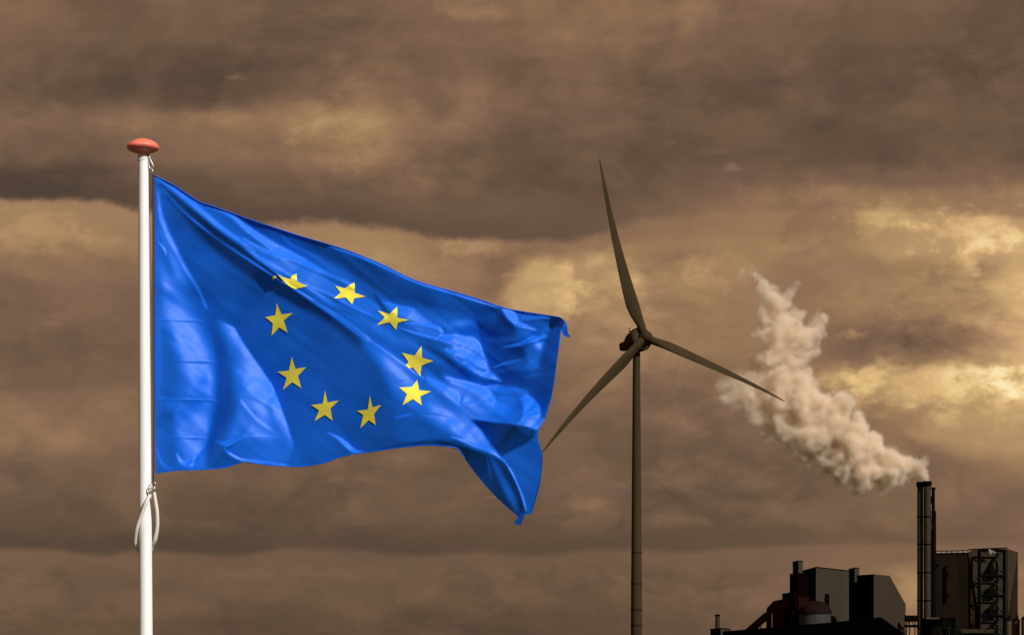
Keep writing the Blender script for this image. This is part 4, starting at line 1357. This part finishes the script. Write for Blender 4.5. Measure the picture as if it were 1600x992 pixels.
# open blue stair tower on the front
YW = 926.2
t = thing('stair_tower', 'open blue steel stair tower with four platforms in front of the boiler block', 'stair tower', (W(1551, 0, YW + 2).x, YW + 2, 0))
colx = (1531.6, 1570.8)
ys = (YW, YW + 2.6)
ztw = {}
for cx_ in colx:
    for yv in ys:
        bm = bmesh.new()
        p = W(cx_, 857, yv)
        add_beam(bm, rel(t, base(p)), rel(t, p), .55)
        bm_obj('column', bm, M['bluesteel'], t)
lev = (857.5, 898, 928.5, 960, 990)
for j, py in enumerate(lev):
    for yv in ys:
        bm = bmesh.new()
        add_beam(bm, rel(t, W(colx[0], py, yv)), rel(t, W(colx[1], py + .6, yv)), .5, .4)
        bm_obj('beam', bm, M['bluesteel'], t)
for j in range(4):
    a, b = lev[j], lev[j + 1]
    mid = (a + b) / 2
    for (x1, y1, x2, y2) in ((1533, b - 1, 1541, b - 9), (1569, b - 1, 1561, b - 9), (1533, a + 2, 1545, a + 9), (1569, a + 3, 1558, a + 9)):
        bm = bmesh.new()
        add_beam(bm, rel(t, W(x1, y1, YW)), rel(t, W(x2, y2, YW)), .28)
        bm_obj('brace', bm, M['bluesteel'], t)
    bm = bmesh.new()
    add_box(bm, rel(t, W(1552, b - 5, YW + 1.3)), (14 * SK, 2.0, 8.5 * SK))
    add_box(bm, rel(t, W(1550, b - 12, YW + 1.3)), (7 * SK, 1.4, 5 * SK))
    bm_obj('platform', bm, M['stackdark'], t)
    bm = bmesh.new()
    add_beam(bm, rel(t, W(1546 + 4 * (j % 2), b - 9, YW + 1)), rel(t, W(1560, a + 6, YW + 1)), .45, .8)
    bm_obj('stair', bm, M['bluesteel'], t)
    bm = bmesh.new()
    add_beam(bm, rel(t, W(1562, b - 14, YW + .6)), rel(t, W(1557, a + 14, YW + .6)), .3, .3)
    bm_obj('stair_rail', bm, M['tank'], t)
for (px, py, s_) in ((1546.6, 859.5, .8), (1548.2, 862.2, 1.0), (1551, 860.8, .5), (1554, 862.5, .5), (1547, 863.8, .6)):
    bm = bmesh.new()
    add_box(bm, rel(t, W(px, py, YW - .3)), (s_, .5, s_))
    bm_obj('sparkle_box', bm, M['lamp'], t)  # pale boxes added to stand in for a white sparkle

# small stuff along the foot of the plant
t = thing('pipe_bridge', 'low double pipe bridge running between slant roofed hall and tall stacks', 'pipe bridge', (W(1424, 0, 888).x, 888, 0))
for py, r_ in ((962.3, .34), (965.8, .55), (969.4, .35), (977.5, .5)):
    bm = bmesh.new()
    add_tube(bm, [rel(t, W(1413, py, 888)), rel(t, W(1436, py, 888))], r_, 8)
    bm_obj('pipe', bm, M['stackdark'], t, True)
for px in (1416.4, 1421, 1429.6):
    bm = bmesh.new()
    add_beam(bm, rel(t, base(W(px, 961, 888.5))), rel(t, W(px, 960.5, 888.5)), .35)
    bm_obj('post', bm, M['stackdark'], t)
for px in (1418, 1424.5):
    bm = bmesh.new()
    add_beam(bm, rel(t, W(px, 970, 888)), rel(t, W(px + 4, 977, 888)), .3)
    bm_obj('brace', bm, M['stackdark'], t)
t = thing('picket_fence', 'row of thin upright posts at the foot of the slant roofed hall', 'fence', (W(1408, 0, 868).x, 868, 0))
for i, px in enumerate(np.arange(1402, 1417, 2.2)):
    bm = bmesh.new()
    p = W(px, 984 - (i % 2) * 2, 868)
    add_beam(bm, rel(t, base(p)), rel(t, p), .28)
    bm_obj('post', bm, bc, t)
t = thing('utility_building', 'low black utility block with a pale roof strip, right of the stacks', 'building', (W(1470, 0, 880).x, 884, 0))
zt2 = W(0, 965, 884).z
bm = bmesh.new()
add_box(bm, (0, 0, zt2 / 2), (46 * 884 / F, 8, zt2))
bm_obj('wall', bm, M['blackroof'], t)
bm = bmesh.new()
add_box(bm, (-3.0, -3.9, zt2 - .2), (21 * 884 / F, .6, .55))
bm_obj('roof_edge', bm, M['tank'], t)
for px, h in ((1466, 980), (1458, 982)):
    bm = bmesh.new()
    p = W(px, h, 878.8)
    add_lathe(bm, [(1.2, 0), (1.2, p.z), (.6, p.z + .5)], 16, rel(t, base(p)))
    bm_obj('pipe_stub', bm, M['stackdark'], t, True)
t = thing('covered_walkway', 'long low walkway with a brown roof band at the foot of the boiler block', 'walkway', (W(1524, 0, 890).x, 890, 0))
bm = bmesh.new()
z1 = W(0, 982.5, 890).z; z2 = W(0, 988.5, 890).z
add_box(bm, (0, 0, (z1 + z2) / 2), (56 * 890 / F, 4, z1 - z2))
bm_obj('roof', bm, M['boilerlight'], t)
bm = bmesh.new()
add_box(bm, (0, .6, z2 / 2), (54 * 890 / F, 2.4, z2))
bm_obj('wall', bm, M['stackdark'], t)
tank_labels = ['left of the three beige storage tanks below the boiler block', 'middle of the three beige storage tanks below the boiler block', 'rightmost beige storage tank, cut by the photo edge']
for i, (px, r_, py) in enumerate(((1575.5, 4.6, 968), (1588, 5.6, 968.5), (1601, 5.2, 966))):
    yy = 885 + 3 * (i % 2)
    k = yy / F
    t = thing('storage_tank', tank_labels[i], 'tank', (W(px, 0, yy).x, yy, 0), 0, 'storage tanks at the right edge')
    zt2 = W(0, py, yy).z
    bm = bmesh.new()
    add_lathe(bm, [(r_ * k, 0), (r_ * k, zt2)], 28)
    bm_obj('shell', bm, M['tank'], t, True)
    bm = bmesh.new()
    add_lathe(bm, [(r_ * k + .1, zt2 - .3), (r_ * k + .1, zt2), (r_ * k * .5, zt2 + .8), (.2, zt2 + 1.0)], 28)
    bm_obj('lid', bm, M['stackdark'], t, True)
    bm = bmesh.new()
    add_tube(bm, [(r_ * k * .3, 0, zt2 + .6), (r_ * k * .3, 0, zt2 + 1.9)], .35, 8)
    bm_obj('vent_pipe', bm, M['stackdark'], t, True)


def shrub_tree(label, px, top, Y, w):
    p = W(px, top, Y)
    t = thing('tree', label, 'tree', (p.x, p.y, 0), 0, 'dark trees at the foot of the plant')
    bm = bmesh.new()
    add_tube(bm, [(0, 0, 0), (.1, 0, p.z * .45), (.3, .1, p.z * .8)], [.35, .25, .1], 8)
    for k in range(6):
        a = k * 1.05
        add_tube(bm, [(0, 0, p.z * .35), (math.cos(a) * w * .3, math.sin(a) * w * .3, p.z * .7)], [.14, .05], 6)
    bm_obj('trunk', bm, M['bark'], t, True)
    rnd = random.Random(int(px))
    V, Fc = [], []
    clumps = [(rnd.uniform(-.42, .42) * w, rnd.uniform(-.42, .42) * w, p.z * rnd.uniform(.35, .86), rnd.uniform(.10, .2) * w) for _ in range(26)]
    for cx_, cy_, cz_, cr in clumps:
        for _ in range(120):
            d = Vector((rnd.gauss(0, 1), rnd.gauss(0, 1), rnd.gauss(0, 1))).normalized() * cr * rnd.uniform(.5, 1.15)
            c = Vector((cx_, cy_, cz_)) + d
            a1 = Vector((rnd.gauss(0, 1), rnd.gauss(0, 1), rnd.gauss(0, 1))).normalized() * .22
            a2 = a1.cross(Vector((rnd.gauss(0, 1), rnd.gauss(0, 1), rnd.gauss(0, 1)))).normalized() * .14
            n0 = len(V)
            V += [c - a1, c + a2, c + a1, c - a2]
            Fc.append((n0, n0 + 1, n0 + 2, n0 + 3))
    mesh('crown', V, Fc, M['leaf'], t)


shrub_tree('dark bushy tree in front of the boiler block, right of the stacks', 1482, 957, 872, 9)
shrub_tree('small dark tree beside the covered walkway below the boiler block', 1496, 968, 870, 6)

# ------------------------------------------------------------------ steam plume from the middle stack
M['steam'] = bpy.data.materials.new('warm_steam')
sm = M['steam']
sm.use_nodes = True
sm.node_tree.nodes.clear()
t = NT(sm.node_tree)
o_ = t.add('ShaderNodeOutputMaterial')
pv = t.add('ShaderNodeVolumePrincipled')
pv.inputs['Color'].default_value = (0.945, 0.85, 0.72, 1)
pv.inputs['Density'].default_value = 1.0
pv.inputs['Anisotropy'].default_value = 0.0
pv.inputs['Density Attribute'].default_value = 'density'
t.l.new(pv.outputs[0], o_.inputs['Volume'])
PL = [(1448, 751, 4.5, 1), (1445, 745, 7, 1), (1440, 738, 10, 1), (1430, 730, 15, 1), (1412, 728, 20, 1), (1390, 722, 24, 1), (1375, 738, 24, 1), (1350, 738, 27, 1), (1340, 715, 34, 1),
      (1362, 700, 22, 1), (1318, 728, 24, 1), (1320, 690, 36, 1), (1298, 712, 26, 1), (1290, 680, 34, 1), (1268, 690, 27, 1), (1335, 668, 22, 1), (1300, 655, 30, 1), (1312, 632, 20, 1),
      (1260, 660, 34, 1), (1235, 680, 24, 1), (1220, 660, 28, .9), (1205, 680, 18, .8), (1275, 625, 26, 1), (1245, 625, 30, 1), (1215, 628, 30, .9), (1190, 640, 26, .7), (1168, 625, 22, .55), (1147, 606, 19, .45),
      (1180, 600, 20, .5), (1240, 595, 24, 1), (1215, 595, 28, 1), (1205, 565, 24, .9), (1235, 560, 22, .9), (1215, 535, 26, 1), (1240, 530, 22, .9), (1262, 522, 15, .8), (1276, 512, 12, .8), (1283, 500, 9, .8),
      (1262, 548, 12, .6), (1222, 505, 26, 1), (1205, 490, 18, .9), (1215, 475, 20, .9), (1228, 468, 13, .8), (1200, 458, 17, .8), (1190, 442, 12, .7), (1175, 433, 9, .7), (1162, 428, 6, .6), (1212, 452, 10, .7), (1240, 450, 6, .4)]
YP = 898.0
src = W(1448.8, 752, YP)
SP = YP / F
pm = bpy.data.meshes.new('smoke_plume')
pm.from_pydata([(0, 0, 0), (-1, 0, 1), (1, 0, 1)], [], [(0, 1, 2)])
plume = link('smoke_plume', pm, None, src)
plume['label'] = 'pale beige smoke plume drifting left and up from the tall stacks'
plume['category'] = 'smoke'
plume['kind'] = 'stuff'
gt = bpy.data.node_groups.new('plume_volume', 'GeometryNodeTree')
gt.interface.new_socket('Geometry', in_out='OUTPUT', socket_type='NodeSocketGeometry')
q = NT(gt)
pos = q.add('GeometryNodeInputPosition').outputs[0]
rnd = random.Random(11)
na = q.noise(pos, 1 / 9.0, 3.0, 0.55).outputs['Color']
nb_ = q.noise(pos, 1 / 2.8, 4.0, 0.6).outputs['Color']
dsp = q.vm('ADD', q.vm('MULTIPLY', q.vm('SUBTRACT', na, (.5, .5, .5)), (14, 14, 14)), q.vm('MULTIPLY', q.vm('SUBTRACT', nb_, (.5, .5, .5)), (2.3, 2.3, 2.3)))
# no stirring close to the stack mouth
near = q.smooth(q.vm('LENGTH', pos), 1.0, 9.0)
dsn = q.add('ShaderNodeVectorMath', operation='SCALE')
q.l.new(dsp, dsn.inputs[0]); q.l.new(near, dsn.inputs['Scale'])
pp = q.vm('ADD', pos, dsn.outputs[0])
fld = None
for px, py, r_, dn in PL:
    c = Vector(((px - 1448.8) * SP, rnd.uniform(-.35, .35) * r_ * SP, (752 - py) * SP))
    d = q.vm('LENGTH', q.vm('SUBTRACT', pp, tuple(c)))
    f = q.m('MULTIPLY_ADD', d, -dn / (r_ * (1.2 if py > 610 else 1.5) * SP), dn)
    fld = f if fld is None else q.m('MAXIMUM', fld, f)
# cauliflower lumps: voronoi cells of two sizes
vo = q.add('ShaderNodeTexVoronoi', feature='SMOOTH_F1')
q.l.new(pos, vo.inputs['Vector']); vo.inputs['Scale'].default_value = 1 / 6.5
vo.inputs['Detail'].default_value = 1.6
lump = q.m('MULTIPLY_ADD', vo.outputs['Distance'], -0.52, 0.36)
lump = q.m('MULTIPLY', lump, near)
fld = q.m('ADD', fld, lump)
den_ = q.m('MULTIPLY', q.smooth(fld, -0.04, 0.46), q.smooth(fld, 0.0, 0.8, 0.3, 1.0))
zz = q.add('ShaderNodeSeparateXYZ'); q.l.new(pos, zz.inputs[0])
thin = q.smooth(q.m('MULTIPLY_ADD', zz.outputs[2], 1.0, q.m('MULTIPLY', zz.outputs[0], -0.35)), 22.0, 70.0)
gaps = q.smooth(q.noise(pp, 1 / 5.0, 4.0, 0.6).outputs['Fac'], 0.34, 0.58)
den_ = q.m('MULTIPLY', den_, q.lerp(thin, 1.0, q.m('MULTIPLY', gaps, 0.75)))
den_ = q.m('MULTIPLY', den_, 1.0)
vc = q.add('GeometryNodeVolumeCube')
q.l.new(den_, vc.inputs['Density'])
mn = ((1115 - 1448.8) * SP, -14.0, -5.0)
mxx = ((1462 - 1448.8) * SP, 14.0, (752 - 412) * SP)
vc.inputs['Min'].default_value = mn
vc.inputs['Max'].default_value = mxx
VX = 0.42
for ax, i in (('X', 0), ('Y', 1), ('Z', 2)):
    vc.inputs['Resolution ' + ax].default_value = int((mxx[i] - mn[i]) / VX)
smn = q.add('GeometryNodeSetMaterial')
smn.inputs['Material'].default_value = sm
q.l.new(vc.outputs[0], smn.inputs[0])
go_ = q.add('NodeGroupOutput')
q.l.new(smn.outputs[0], go_.inputs[0])
md = plume.modifiers.new('plume', 'NODES')
md.node_group = gt
pm.materials.append(sm)
